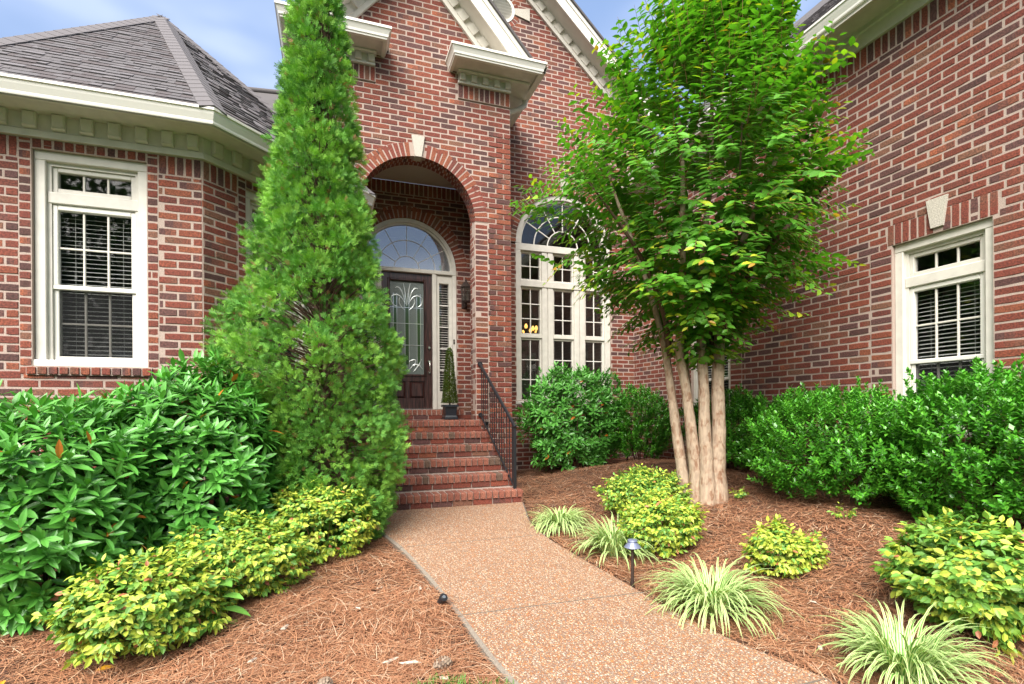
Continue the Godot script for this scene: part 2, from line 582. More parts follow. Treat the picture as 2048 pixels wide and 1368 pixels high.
func keystone(wall: Node, cx: float, y0: float, y1: float, w0: float, w1: float, z0: float, z1: float) -> void:
	var mb := MB.new()
	mb.hexa([Vector3(cx - w0, y0, z0), Vector3(cx + w0, y0, z0), Vector3(cx + w1, y1, z0), Vector3(cx - w1, y1, z0), Vector3(cx - w0 + 0.006, y0 + 0.006, z1), Vector3(cx + w0 - 0.006, y0 + 0.006, z1), Vector3(cx + w1 - 0.006, y1 - 0.006, z1), Vector3(cx - w1 + 0.006, y1 - 0.006, z1)])
	build(mb, "keystone", M.stone, wall)

# ------------------------------------------------------------------ windows
func glaze(parent: Node, x0: float, x1: float, y0: float, y1: float, z: float, m: Material) -> void:
	var mb := MB.new()
	mb.box(x0, x1, y0, y1, z - 0.004, z)
	build(mb, "pane", m, parent)

func make_window() -> Node3D:  # 0.92 x 2.06 m: transom of three lights over a double-hung sash with blinds
	var w := Node3D.new()
	w.name = "window"
	house.add_child(w, true)
	var h := 2.06
	var mb := MB.new()
	mb.cbox(-0.46, -0.373, 0.065, h - 0.087, -0.2, -0.045, 0.006)
	mb.cbox(0.373, 0.46, 0.065, h - 0.087, -0.2, -0.045, 0.006)
	mb.cbox(-0.46, 0.46, h - 0.087, h, -0.2, -0.043, 0.006)
	build(mb, "casing", M.trim, w)
	mb = MB.new()
	mb.cbox(-0.475, 0.475, 0.0, 0.065, -0.2, -0.012, 0.008)
	build(mb, "sill", M.white, w)
	mb = MB.new()
	mb.box(-0.373, -0.342, 0.065, h - 0.087, -0.2, -0.085)
	mb.box(0.342, 0.373, 0.065, h - 0.087, -0.2, -0.085)
	mb.box(-0.342, 0.342, h - 0.12, h - 0.087, -0.2, -0.085)
	mb.cbox(-0.373, 0.373, 1.578, 1.69, -0.19, -0.075, 0.008)
	build(mb, "frame", M.trim, w)
	mb = MB.new()  # transom sash
	mb.cbox(-0.342, -0.30, 1.69, h - 0.12, -0.16, -0.105, 0.005)
	mb.cbox(0.30, 0.342, 1.69, h - 0.12, -0.16, -0.105, 0.005)
	mb.cbox(-0.30, 0.30, 1.69, 1.735, -0.16, -0.104, 0.005)
	mb.cbox(-0.30, 0.30, h - 0.165, h - 0.12, -0.16, -0.104, 0.005)
	build(mb, "transom_sash", M.trim, w)
	mb = MB.new()  # upper sash
	mb.cbox(-0.342, -0.30, 0.80, 1.578, -0.155, -0.10, 0.006)
	mb.cbox(0.30, 0.342, 0.80, 1.578, -0.155, -0.10, 0.006)
	mb.cbox(-0.30, 0.30, 1.525, 1.578, -0.155, -0.099, 0.006)
	mb.cbox(-0.342, 0.342, 0.755, 0.80, -0.155, -0.094, 0.006)
	build(mb, "upper_sash", M.white, w)
	mb = MB.new()  # lower sash, one plane further in
	mb.cbox(-0.342, -0.30, 0.065, 0.755, -0.18, -0.115, 0.006)
	mb.cbox(0.30, 0.342, 0.065, 0.755, -0.18, -0.115, 0.006)
	mb.cbox(-0.30, 0.30, 0.065, 0.108, -0.18, -0.114, 0.006)
	build(mb, "lower_sash", M.white, w)
	for r in [[1.735, h - 0.165, -0.135, 1], [0.80, 1.525, -0.13, 2], [0.108, 0.755, -0.155, 2]]:
		for i in 2:
			mb = MB.new()
			var x := -0.1 + 0.2 * i
			mb.cbox(x - 0.009, x + 0.009, r[0], r[1], r[2] - 0.012, r[2] + 0.008, 0.003)
			build(mb, "muntin", M.trim, w)
		if r[3] == 2:
			mb = MB.new()
			var y: float = (r[0] + r[1]) * 0.5
			mb.cbox(-0.30, 0.30, y - 0.009, y + 0.009, r[2] - 0.013, r[2] + 0.007, 0.003)
			build(mb, "muntin", M.trim, w)
		var ys: Array = [r[0], r[1]] if r[3] == 1 else [r[0], (r[0] + r[1]) * 0.5, r[1]]
		for k in ys.size() - 1:
			for i in 3:
				glaze(w, -0.299 + 0.1993 * i, -0.2999 + 0.1993 * (i + 1), ys[k] + 0.0005, ys[k + 1] - 0.0005, r[2] - 0.003, M.glass)
	mb = MB.new()
	mb.box(-0.30, 0.30, 0.108, 0.755, -0.122, -0.1215)
	build(mb, "insect_screen", M.screen, w)
	mb = MB.new()
	mb.xbox(Transform3D(Basis(Vector3.RIGHT, 0.30), Vector3.ZERO), Vector3(0.66, 0.003, 0.05))
	var slat := mb.mesh(M.blind)
	for i in 33:
		put(slat, "blind_slat", w, Transform3D(Basis.IDENTITY, Vector3(0, 0.10 + i * 0.0435, -0.235)))
	for x in [-0.2, 0.2]:
		mb = MB.new()
		mb.tube([Vector3(x, 0.1, -0.208), Vector3(x, 1.52, -0.208)], [0.0015, 0.0015], 4)
		build(mb, "blind_cord", M.blind, w)
	mb = MB.new()
	mb.box(-0.9, 0.9, -0.3, h + 0.3, -1.6, -1.55)
	mb.box(-0.95, -0.9, -0.3, h + 0.3, -1.6, -0.201)
	mb.box(0.9, 0.95, -0.3, h + 0.3, -1.6, -0.201)
	mb.box(-0.95, 0.95, -0.35, -0.3, -1.6, -0.201)
	mb.box(-0.95, 0.95, h + 0.3, h + 0.35, -1.6, -0.201)
	build(mb, "room_interior", M.room, w)
	return w

# ------------------------------------------------------------------ trim runs
# profile [(out, y)] swept along a path in plan; positive out is to the right of travel
func sweep(mb: MB, path: Array, prof: Array) -> void:
	var offs := []
	for i in path.size():
		var p: Vector2 = path[i]
		var d0: Vector2 = (p - path[i - 1]).normalized() if i > 0 else (path[1] - p).normalized()
		var d1: Vector2 = (path[i + 1] - p).normalized() if i < path.size() - 1 else d0
		var n0 := Vector2(-d0.y, d0.x)
		var n1 := Vector2(-d1.y, d1.x)
		var m := (n0 + n1).normalized()
		offs.append(m / maxf(0.2, m.dot(n0)))
	for i in path.size() - 1:
		for k in prof.size() - 1:
			var a: Vector2 = prof[k]
			var b: Vector2 = prof[k + 1]
			var pt := func(j: int, q: Vector2) -> Vector3:
				var s: Vector2 = path[j] + offs[j] * q.x
				return Vector3(s.x, q.y, s.y)
			mb.quad(pt.call(i, a), pt.call(i + 1, a), pt.call(i + 1, b), pt.call(i, b))

const GUTTER := [Vector2(-0.06, 0.035), Vector2(-0.06, 0.0), Vector2(0.0, 0.0), Vector2(0.004, 0.012), Vector2(0.004, 0.03), Vector2(0.012, 0.05), Vector2(0.026, 0.085), Vector2(0.032, 0.11), Vector2(0.045, 0.118), Vector2(0.045, 0.142), Vector2(0.036, 0.142), Vector2(0.036, 0.122), Vector2(-0.05, 0.10), Vector2(-0.05, 0.16)]

func shifted(prof: Array, dx: float, dy: float) -> Array:
	var r := []
	for p in prof:
		r.append(p + Vector2(dx, dy))
	return r

# shingles on a roof face: o eave corner, ud along the eave, sd up the slope, nd out; wfn(s) -> [u0, u1]
func shingles(parent: Node, o: Vector3, ud: Vector3, sd: Vector3, nd: Vector3, length: float, wfn: Callable, limit: int, expo := 0.10) -> void:
	var kinds := []
	for i in 14:
		var mb := MB.new()
		var g := rng.randf_range(0.75, 1.2)
		mb.col = Color(0.215 * g, 0.195 * g, 0.205 * g)
		if i % 5 == 0:
			mb.col = Color(0.145, 0.12, 0.125)
		var th := rng.randf_range(0.006, 0.02)
		mb.hexa([Vector3(0, -0.004, 0), Vector3(1, -0.004, 0), Vector3(1, 1.15, 0), Vector3(0, 1.15, 0), Vector3(0.0, 0, th), Vector3(1.0, 0, th), Vector3(1, 1.15, 0.002), Vector3(0, 1.15, 0.002)])
		kinds.append(mb)
	var meshes := []
	for k in kinds:
		meshes.append(k.mesh(M.shingle))
	var items := []
	var s := 0.0
	while s < length:
		var r: Array = wfn.call(s)
		var u: float = r[0] - rng.randf_range(0.0, 0.1)
		while u < r[1]:
			var w := rng.randf_range(0.05, 0.17)
			var a := maxf(u, r[0])
			var b := minf(u + w, r[1])
			if b - a > 0.01:
				var t := Transform3D(Basis(ud * (b - a - 0.002), sd * expo, nd), o + ud * a + sd * s + nd * (0.002 * fmod(s / expo, 2.0)))
				items.append([seen_size(o + ud * (a + b) * 0.5 + sd * s) * w, t, rng.randi() % 14])
			u += w
		s += expo
	items.sort_custom(func(p, q): return p[0] > q[0])
	var rest := MB.new()
	for i in items.size():
		var it: Array = items[i]
		if i < limit and it[0] > 0.0:
			put(meshes[it[2]], "shingle", parent, it[1])
		else:
			var k: MB = kinds[it[2]]
			rest.v.append_array(it[1] * k.v)
			var nb := PackedVector3Array()
			for q in k.n:
				nb.append(((it[1] as Transform3D).basis.orthonormalized() * q).normalized())
			rest.n.append_array(nb)
			rest.c.append_array(k.c)
	if rest.v.size() > 0:
		build(rest, "more_shingles", M.shingle, parent).set_meta("kind", "stuff")

# ------------------------------------------------------------------ house
func build_house() -> void:
	house = thing("brick_house", "red brick house with arched porch, cream trim and grey shingle roofs", "house")
	var proto := make_window()
	bay(proto)
	wing(proto)
	door_wall()
	dining_wall()
	porch()
	main_roofs()

func place_window(w: Node3D, t: Transform3D, first := false) -> void:
	var o := w
	if not first:
		o = w.duplicate()
		o.name = "window"
		house.add_child(o, true)
	o.transform = t

func bay(proto: Node3D) -> void:
	var cx := -2.2
	var cz := -8.4
	var half := 0.953
	# window face
	var W := new_wall(Vector3(0, 0, ZL), Vector3.RIGHT, Vector3.BACK)
	var wl := -2.667
	var wr := -1.742
	var cl := wl - 0.1
	var cr := wr + 0.1
	var a0 := cx - half
	var a1 := cx + half - 0.012
	lay(W, -0.3, 3.57, func(v): return [[a0, cl], [cr, a1]] if v > 1.53 else [[a0, a1]], 0.05)
	stack(W, cl, wl, 1.53, 3.765)
	stack(W, wr, cr, 1.53, 3.765)
	soldiers(W, a0, cl, 3.57, 3.765)
	soldiers(W, cr, a1, 3.57, 3.765)
	soldiers(W, wl, wr, 3.672, 3.765, 0.0, "lintel_brick")
	soldiers(W, wl - 0.04, wr + 0.04, 1.53, 1.612, 0.035, "sill_brick")
	finish_wall(W, "brick_wall", house)
	place_window(proto, W.w * Transform3D(Basis.IDENTITY, Vector3((wl + wr) * 0.5, 1.612, 0)), true)
	# slanted face
	var A := Vector3(cx + half, 0, ZL)
	var u := Vector3(1, 0, -1).normalized()
	W = new_wall(A, u, Vector3(1, 0, 1).normalized())
	var s0 := 0.495
	var s1 := s0 + 0.92
	lay(W, -0.3, 3.57, func(v): return [[0.0, s0 - 0.1], [s1 + 0.1, 1.906]] if v > 1.53 else [[0.0, 1.906]], 0.127)
	stack(W, s0 - 0.1, s0, 1.53, 3.765)
	stack(W, s1, s1 + 0.1, 1.53, 3.765)
	soldiers(W, 0.0, s0 - 0.1, 3.57, 3.765)
	soldiers(W, s1 + 0.1, 1.906, 3.57, 3.765)
	soldiers(W, s0, s1, 3.672, 3.765, 0.0, "lintel_brick")
	soldiers(W, s0 - 0.04, s1 + 0.04, 1.53, 1.612, 0.035, "sill_brick")
	finish_wall(W, "slanted_brick_wall", house, 220)
	place_window(proto, W.w * Transform3D(Basis.IDENTITY, Vector3((s0 + s1) * 0.5, 1.612, 0)))
	# far side faces of the bay
	var mb := MB.new()
	var B := A + u * 1.906
	mb.col = Color(0.3, 0.09, 0.065)
	mb.quad(B, Vector3(B.x, 0, ZP - 0.1), Vector3(B.x, 3.8, ZP - 0.1), B + Vector3(0, 3.8, 0))
	var D := Vector3(a0, 0, ZL)
	var E := D + Vector3(-1, 0, -1).normalized() * 1.906
	mb.quad(E + Vector3(0, -0.3, 0), D + Vector3(0, -0.3, 0), D + Vector3(0, 3.8, 0), E + Vector3(0, 3.8, 0))
	build(mb, "side_wall", M.brick, house)
	# eaves all round the visible faces
	var ring := func(apo: float) -> Array:
		var r := []
		for d in [-112.5, -67.5, -22.5, 22.5, 67.5, 112.5]:
			var t := deg_to_rad(d)
			r.append(Vector2(cx, cz) + Vector2(sin(t), cos(t)) * apo / cos(PI / 8))
		return r
	var ap := 2.3
	mb = MB.new()
	sweep(mb, ring.call(ap), [Vector2(-0.02, 3.765), Vector2(0.034, 3.765), Vector2(0.034, 3.825), Vector2(0.02, 3.835), Vector2(0.02, 3.97), Vector2(0.02, 3.985)])
	build(mb, "frieze", M.trim, house)
	mb = MB.new()
	sweep(mb, ring.call(ap), [Vector2(0.0, 3.985), Vector2(0.39, 3.985), Vector2(0.39, 3.93), Vector2(0.41, 3.93)])
	build(mb, "soffit", M.trim, house)
	mb = MB.new()
	sweep(mb, ring.call(ap + 0.41), shifted(GUTTER, 0.012, 3.943))
	build(mb, "gutter", M.white, house)
	var dn := MB.new()
	dn.cbox(-0.052, 0.052, 3.85, 3.985, 0.018, 0.075, 0.012)
	dn.hexa([Vector3(-0.052, 3.835, 0.018), Vector3(0.052, 3.835, 0.018), Vector3(0.052, 3.85, 0.018), Vector3(-0.052, 3.85, 0.018), Vector3(-0.052, 3.842, 0.055), Vector3(0.052, 3.842, 0.055), Vector3(0.052, 3.85, 0.074), Vector3(-0.052, 3.85, 0.074)])
	var dmesh := dn.mesh(M.trim)
	for i in range(-1, 9):
		put(dmesh, "dentil", house, Transform3D(Basis.IDENTITY, Vector3(-3.1 + i * 0.222, 0, ZL)))
	var wb := Basis(u, Vector3.UP, Vector3(1, 0, 1).normalized())
	for i in 9:
		put(dmesh, "dentil", house, Transform3D(wb, A + u * (0.13 + i * 0.222)))
	# roof
	var apex := Vector3(cx, 6.64, cz)
	var eave_y := 4.075
	var ea := ap + 0.44
	var rise := 6.64 - eave_y
	var sl := sqrt(ea * ea + rise * rise)
	var roof := part("roof", house)
	mb = MB.new()
	var rr: Array = ring.call(ea)
	for i in rr.size() - 1:
		mb.tri(Vector3(rr[i].x, eave_y, rr[i].y), Vector3(rr[i + 1].x, eave_y, rr[i + 1].y), apex)
	build(mb, "roof_deck", M.roofing, roof)
	var side := ea * tan(PI / 8)
	for f in [-1, 0, 1]:
		var t := deg_to_rad(45.0 * f)
		var outd := Vector3(sin(t), 0, cos(t))
		var ud := Vector3(cos(t), 0, -sin(t))
		var mid := Vector3(cx, eave_y, cz) + outd * ea
		var sd := (apex - mid).normalized()
		var nd := ud.cross(sd).normalized()
		shingles(roof, mid + nd * 0.004, ud, sd, nd, sl, func(s): return [-side * (1.0 - s / sl), side * (1.0 - s / sl)], 260 if f == 0 else (180 if f == 1 else 0))
	# hip caps
	var cap := MB.new()
	cap.col = Color(0.215, 0.195, 0.20)
	cap.hexa([Vector3(-0.12, -0.045, 0), Vector3(0, 0, 0), Vector3(0, 0.004, 0.26), Vector3(-0.12, -0.041, 0.26), Vector3(-0.12, -0.03, 0), Vector3(0, 0.016, 0), Vector3(0, 0.01, 0.26), Vector3(-0.12, -0.036, 0.26)])
	cap.hexa([Vector3(0, 0, 0), Vector3(0.12, -0.045, 0), Vector3(0.12, -0.041, 0.26), Vector3(0, 0.004, 0.26), Vector3(0, 0.016, 0), Vector3(0.12, -0.03, 0), Vector3(0.12, -0.036, 0.26), Vector3(0, 0.01, 0.26)])
	var cm := cap.mesh(M.shingle)
	for d in [-67.5, -22.5, 22.5, 67.5]:
		var t := deg_to_rad(d)
		var p := Vector3(cx, eave_y, cz) + Vector3(sin(t), 0, cos(t)) * ea / cos(PI / 8)
		var dir := (apex - p).normalized()
		var xa := Vector3.UP.cross(dir).normalized()
		var ya := dir.cross(xa).normalized()
		var len := (apex - p).length()
		var k := 0.0
		while k < len - 0.27:
			put(cm, "ridge_shingle", roof, Transform3D(Basis(xa, ya, dir), p + dir * k + ya * 0.026))
			k += 0.14

func wing(proto: Node3D) -> void:
	var W := new_wall(Vector3(XR, 0, 0), Vector3.BACK, Vector3.LEFT)
	var wins := [[-4.03, -3.11, 0.88], [-7.41, -6.49, 0.88]]
	var col := 0.245
	var spans := func(v: float) -> Array:
		var r := []
		var a := ZD
		for w in [wins[1], wins[0]]:
			var lo: float = w[0] - col
			var hi: float = w[1] + col
			if v < 0.79 or v > 3.165:
				continue
			if v > 2.94:
				lo = w[0] - 0.05 - (v - 2.94) * 0.1
				hi = w[1] + 0.05 + (v - 2.94) * 0.1
			r.append([a, lo])
			a = hi
		r.append([a, -1.2])
		return r
	lay(W, -0.1, 5.085, spans, 0.03)
	soldiers(W, ZD, -1.2, 5.085, 5.305)
	for w in wins:
		stack(W, w[0] - col, w[0], 0.80, 2.94)
		stack(W, w[1], w[1] + col, 0.80, 2.94)
		soldiers(W, w[0] - 0.03, w[1] + 0.03, 0.80, 0.88, 0.035, "sill_brick")
		W.mortar.box(w[0] - 0.07, w[1] + 0.07, 2.94, 3.165, -0.2, -0.004)
		var cnt := 13
		var p: float = (w[1] - w[0] + 0.10) / cnt
		for i in cnt:
			var a: float = w[0] - 0.05 + i * p
			if absf(a + p * 0.5 - (w[0] + w[1]) * 0.5) < 0.072:
				continue
			brick(W, a + 0.006, a + p - 0.006, 2.945, 3.16, 0.0, "lintel_brick")
	var wall := finish_wall(W, "brick_wall", house, 330)
	for w in wins:
		var c: float = (w[0] + w[1]) * 0.5
		keystone(wall, c, 2.985, 3.29, 0.062, 0.105, -0.1, 0.022)
	place_window(proto, W.w * Transform3D(Basis.IDENTITY, Vector3(-3.57, 0.88, 0)))
	place_window(proto, W.w * Transform3D(Basis.IDENTITY, Vector3(-6.95, 0.88, 0)))
	var mb := MB.new()
	sweep(mb, [Vector2(XR, ZD), Vector2(XR, -1.2)], [Vector2(-0.02, 5.305), Vector2(0.03, 5.305), Vector2(0.03, 5.46), Vector2(0.045, 5.475), Vector2(0.045, 5.52)])
	build(mb, "frieze", M.trim, house)
	mb = MB.new()
	sweep(mb, [Vector2(XR, ZD), Vector2(XR, -1.2)], [Vector2(0.0, 5.52), Vector2(0.40, 5.52), Vector2(0.40, 5.44), Vector2(0.42, 5.44)])
	build(mb, "soffit", M.trim, house)
	mb = MB.new()
	sweep(mb, [Vector2(XR - 0.42, ZD), Vector2(XR - 0.42, -1.2)], shifted(GUTTER, 0.012, 5.50))
	build(mb, "gutter", M.white, house)
	var o := Vector3(XR - 0.44, 5.635, -9.4)
	var sd := Vector3(1, 0.95, 0).normalized()
	var nd := Vector3(-0.95, 1, 0).normalized()
	var roof := part("roof", house)
	mb = MB.new()
	mb.quad(o, o + Vector3(0, 0, 8.4), o + Vector3(0, 0, 8.4) + sd * 4.5, o + sd * 4.5)
	mb.quad(o + Vector3(0, 0, 8.4), o, o + sd * 4.5 + Vector3(0.5, -0.4, 0), o + Vector3(0.5, -0.4, 8.4) + sd * 4.5)
	build(mb, "roof_deck", M.roofing, roof)
	shingles(roof, o + nd * 0.004, Vector3.BACK, sd, nd, 2.2, func(_s): return [2.5, 6.5], 60)

func door_wall() -> void:
	var cx := 1.25
	var W := new_wall(Vector3(0, 0, ZD), Vector3.RIGHT, Vector3.BACK)
	var r := 0.87
	var fy := 3.68
	lay(W, 1.0, 4.95, func(v):
		if v < 1.2:
			return [[-0.4, 2.75]]
		if v < fy:
			return [[-0.4, cx - r], [cx + r, 2.75]]
		var k := r + 0.1
		if v < fy + k:
			var x := sqrt(k * k - (v - fy) * (v - fy))
			return [[-0.4, cx - x], [cx + x, 2.75]]
		return [[-0.4, 2.75]], 0.1)
	soldiers(W, -0.4, 2.75, 4.95, 5.16)
	var wall := finish_wall(W, "entry_wall", house, 300)
	arch_ring(wall, cx, fy, r, r + 0.21, 0.0, PI, 0.12)
	var mb := MB.new()
	mb.box(-0.23, 2.73, 5.16, 5.24, ZD, ZP - 0.15)
	build(mb, "porch_ceiling", M.ceiling, house)
	mb = MB.new()
	mb.col = Color(0.3, 0.09, 0.065)
	mb.box(-0.22, -0.05, 0.9, 5.24, ZD, ZP - 0.29)
	mb.box(2.55, 2.72, 0.9, 5.24, ZD, ZP - 0.29)
	build(mb, "side_wall", M.brick, house)
	# fanlight
	var t := Transform3D(Basis.IDENTITY, Vector3(cx, 0, ZD))
	var fan := part("fanlight", house, t)
	mb = MB.new()
	mb.arc(0, fy, 0.80, r, 0, PI, 40, -0.2, -0.03)
	mb.arc(0, fy, 0.765, 0.80, 0, PI, 40, -0.2, -0.06)
	mb.cbox(-r, r, fy - 0.07, fy, -0.2, -0.025, 0.008)
	build(mb, "frame", M.trim, fan)
	mb = MB.new()
	for i in 40:
		var p := PI * i / 40.0
		var q := PI * (i + 1) / 40.0
		mb.tri(Vector3(0, fy, -0.09), Vector3(cos(p), 0, 0) * 0.765 + Vector3(0, fy + sin(p) * 0.765, -0.09), Vector3(cos(q), 0, 0) * 0.765 + Vector3(0, fy + sin(q) * 0.765, -0.09))
	build(mb, "pane", M.fan_glass, fan)
	for k in [0.22, 0.50]:
		mb = MB.new()
		mb.arc(0, fy, k - 0.005, k + 0.005, 0, PI, 30, -0.098, -0.082)
		build(mb, "muntin", M.trim, fan)
	for k in range(1, 6):
		mb = MB.new()
		var a := PI * k / 6.0
		mb.xbox(Transform3D(Basis(Vector3.BACK, a), Vector3(cos(a) * 0.493, fy + sin(a) * 0.493, -0.09)), Vector3(0.545, 0.009, 0.015))
		build(mb, "muntin", M.trim, fan)
	# door frame
	mb = MB.new()
	for s in [-1.0, 1.0]:
		mb.cbox(minf(s * r, s * 0.80), maxf(s * r, s * 0.80), 1.2, fy - 0.07, -0.2, -0.03, 0.006)
		mb.cbox(minf(s * 0.44, s * 0.515), maxf(s * 0.44, s * 0.515), 1.2, fy - 0.07, -0.2, -0.035, 0.006)
	build(mb, "door_frame", M.trim, house, t)
	# sidelights
	for s in [-1.0, 1.0]:
		var sl := part("sidelight", house, t * Transform3D(Basis.IDENTITY, Vector3(s * 0.6575, 0, 0)))
		mb = MB.new()
		mb.cbox(-0.1425, -0.085, 1.2, fy - 0.07, -0.19, -0.07, 0.005)
		mb.cbox(0.085, 0.1425, 1.2, fy - 0.07, -0.19, -0.07, 0.005)
		mb.cbox(-0.085, 0.085, 1.2, 1.52, -0.19, -0.07, 0.005)
		mb.cbox(-0.085, 0.085, 3.46, fy - 0.07, -0.19, -0.07, 0.005)
		build(mb, "frame", M.trim, sl)
		for i in 5:
			glaze(sl, -0.085, 0.085, 1.52 + i * 0.388 + 0.002, 1.52 + (i + 1) * 0.388 - 0.002, -0.11, M.glass)
			if i > 0:
				mb = MB.new()
				mb.box(-0.085, 0.085, 1.52 + i * 0.388 - 0.009, 1.52 + i * 0.388 + 0.009, -0.12, -0.10)
				build(mb, "muntin", M.white, sl)
		mb = MB.new()
		mb.xbox(Transform3D(Basis(Vector3.RIGHT, 0.35), Vector3.ZERO), Vector3(0.19, 0.003, 0.05))
		var slat := mb.mesh(M.white)
		for i in 43:
			put(slat, "blind_slat", sl, Transform3D(Basis.IDENTITY, Vector3(0, 1.53 + i * 0.0445, -0.16)))
	mb = MB.new()
	mb.box(-0.86, 0.86, 1.2, 4.6, -1.3, -1.25)
	mb.box(-0.9, -0.86, 1.2, 4.6, -1.3, -0.205)
	mb.box(0.86, 0.9, 1.2, 4.6, -1.3, -0.205)
	mb.box(-0.9, 0.9, 4.6, 4.64, -1.3, -0.205)
	build(mb, "hall_interior", M.room, house, t)
	# door
	var d := part("front_door", house, t)
	mb = MB.new()
	mb.cbox(-0.44, -0.30, 1.215, fy - 0.075, -0.15, -0.09, 0.004)
	mb.cbox(0.30, 0.44, 1.215, fy - 0.075, -0.15, -0.09, 0.004)
	mb.cbox(-0.30, 0.30, 3.47, fy - 0.075, -0.15, -0.09, 0.004)
	mb.cbox(-0.30, 0.30, 1.70, 1.82, -0.15, -0.09, 0.004)
	mb.cbox(-0.30, 0.30, 1.215, 1.40, -0.15, -0.09, 0.004)
	mb.cbox(-0.035, 0.035, 1.40, 1.70, -0.15, -0.09, 0.004)
	mb.box(-0.30, 0.30, 1.40, 1.70, -0.15, -0.115)
	build(mb, "door_leaf", M.wood, d)
	mb = MB.new()
	for q in [[-0.335, -0.295], [0.295, 0.335]]:
		mb.cbox(q[0], q[1], 1.785, 3.505, -0.12, -0.07, 0.012)
	mb.cbox(-0.295, 0.295, 1.785, 1.825, -0.12, -0.07, 0.012)
	mb.cbox(-0.295, 0.295, 3.465, 3.505, -0.12, -0.07, 0.012)
	build(mb, "glass_moulding", M.wood, d)
	for s in [-1.0, 1.0]:
		mb = MB.new()
		var x: float = s * 0.1675
		mb.cbox(x - 0.125, x + 0.125, 1.41, 1.69, -0.15, -0.085, 0.03)
		build(mb, "panel", M.wood, d)
	mb = MB.new()
	mb.box(-0.295, 0.295, 1.825, 3.465, -0.125, -0.115)
	build(mb, "leaded_glass", M.door_glass, d)
	mb = MB.new()
	for q in [[-0.235, -0.175], [-0.035, 0.035], [0.175, 0.235]]:
		mb.cbox(q[0], q[1], 2.0, 3.22, -0.116, -0.108, 0.004)
	build(mb, "dark_glass_strip", M.strip_glass, d)
	mb = MB.new()
	for y in [2.34, 2.72, 3.0]:
		mb.box(-0.29, 0.29, y - 0.004, y + 0.004, -0.113, -0.105)
	for x in [-0.235, -0.175, -0.035, 0.035, 0.175, 0.235]:
		mb.box(x - 0.003, x + 0.003, 1.95, 3.25, -0.112, -0.1045)
	for s in [-1.0, 1.0]:
		for q in [[0.02, 3.05, 0.13, 3.30, 0.27, 3.18], [0.02, 3.05, 0.10, 3.42, 0.20, 3.34], [0.03, 2.95, 0.20, 3.08, 0.10, 3.20], [0.0, 3.02, 0.03, 3.30, 0.06, 3.43], [0.27, 3.18, 0.28, 3.02, 0.17, 3.02], [0.02, 1.88, 0.15, 2.10, 0.27, 1.92], [0.03, 2.05, 0.2, 2.15, 0.12, 1.96], [0.25, 2.1, 0.2, 1.95, 0.1, 1.87]]:
			var pts := []
			var rad := []
			for k in 9:
				var v := k / 8.0
				var a := Vector2(q[0], q[1]).lerp(Vector2(q[2], q[3]), v)
				var b := Vector2(q[2], q[3]).lerp(Vector2(q[4], q[5]), v)
				var p := a.lerp(b, v)
				pts.append(Vector3(s * p.x, p.y, -0.112))
				rad.append(0.004 + 0.010 * sin(PI * v))
			mb.tube(pts, rad, 6)
	build(mb, "glass_came", M.bevel, d)
	mb = MB.new()
	for q in [[2.30, 0.028], [2.05, 0.033], [1.86, 0.024]]:
		mb.tube([Vector3(0.385, q[0], -0.09), Vector3(0.385, q[0], -0.065), Vector3(0.385, q[0], -0.055)], [q[1], q[1], q[1] * 0.7], 14)
	mb.tube([Vector3(0.385, 2.05, -0.06), Vector3(0.385, 2.02, -0.02), Vector3(0.385, 1.95, -0.015), Vector3(0.385, 1.88, -0.03), Vector3(0.385, 1.86, -0.06)], [0.009, 0.011, 0.012, 0.011, 0.009], 8)
	build(mb, "handle", M.nickel, d)
	mb = MB.new()
	mb.cbox(-0.44, 0.44, 1.195, 1.215, -0.2, -0.02, 0.006)
	build(mb, "door_sill", M.nickel, d)

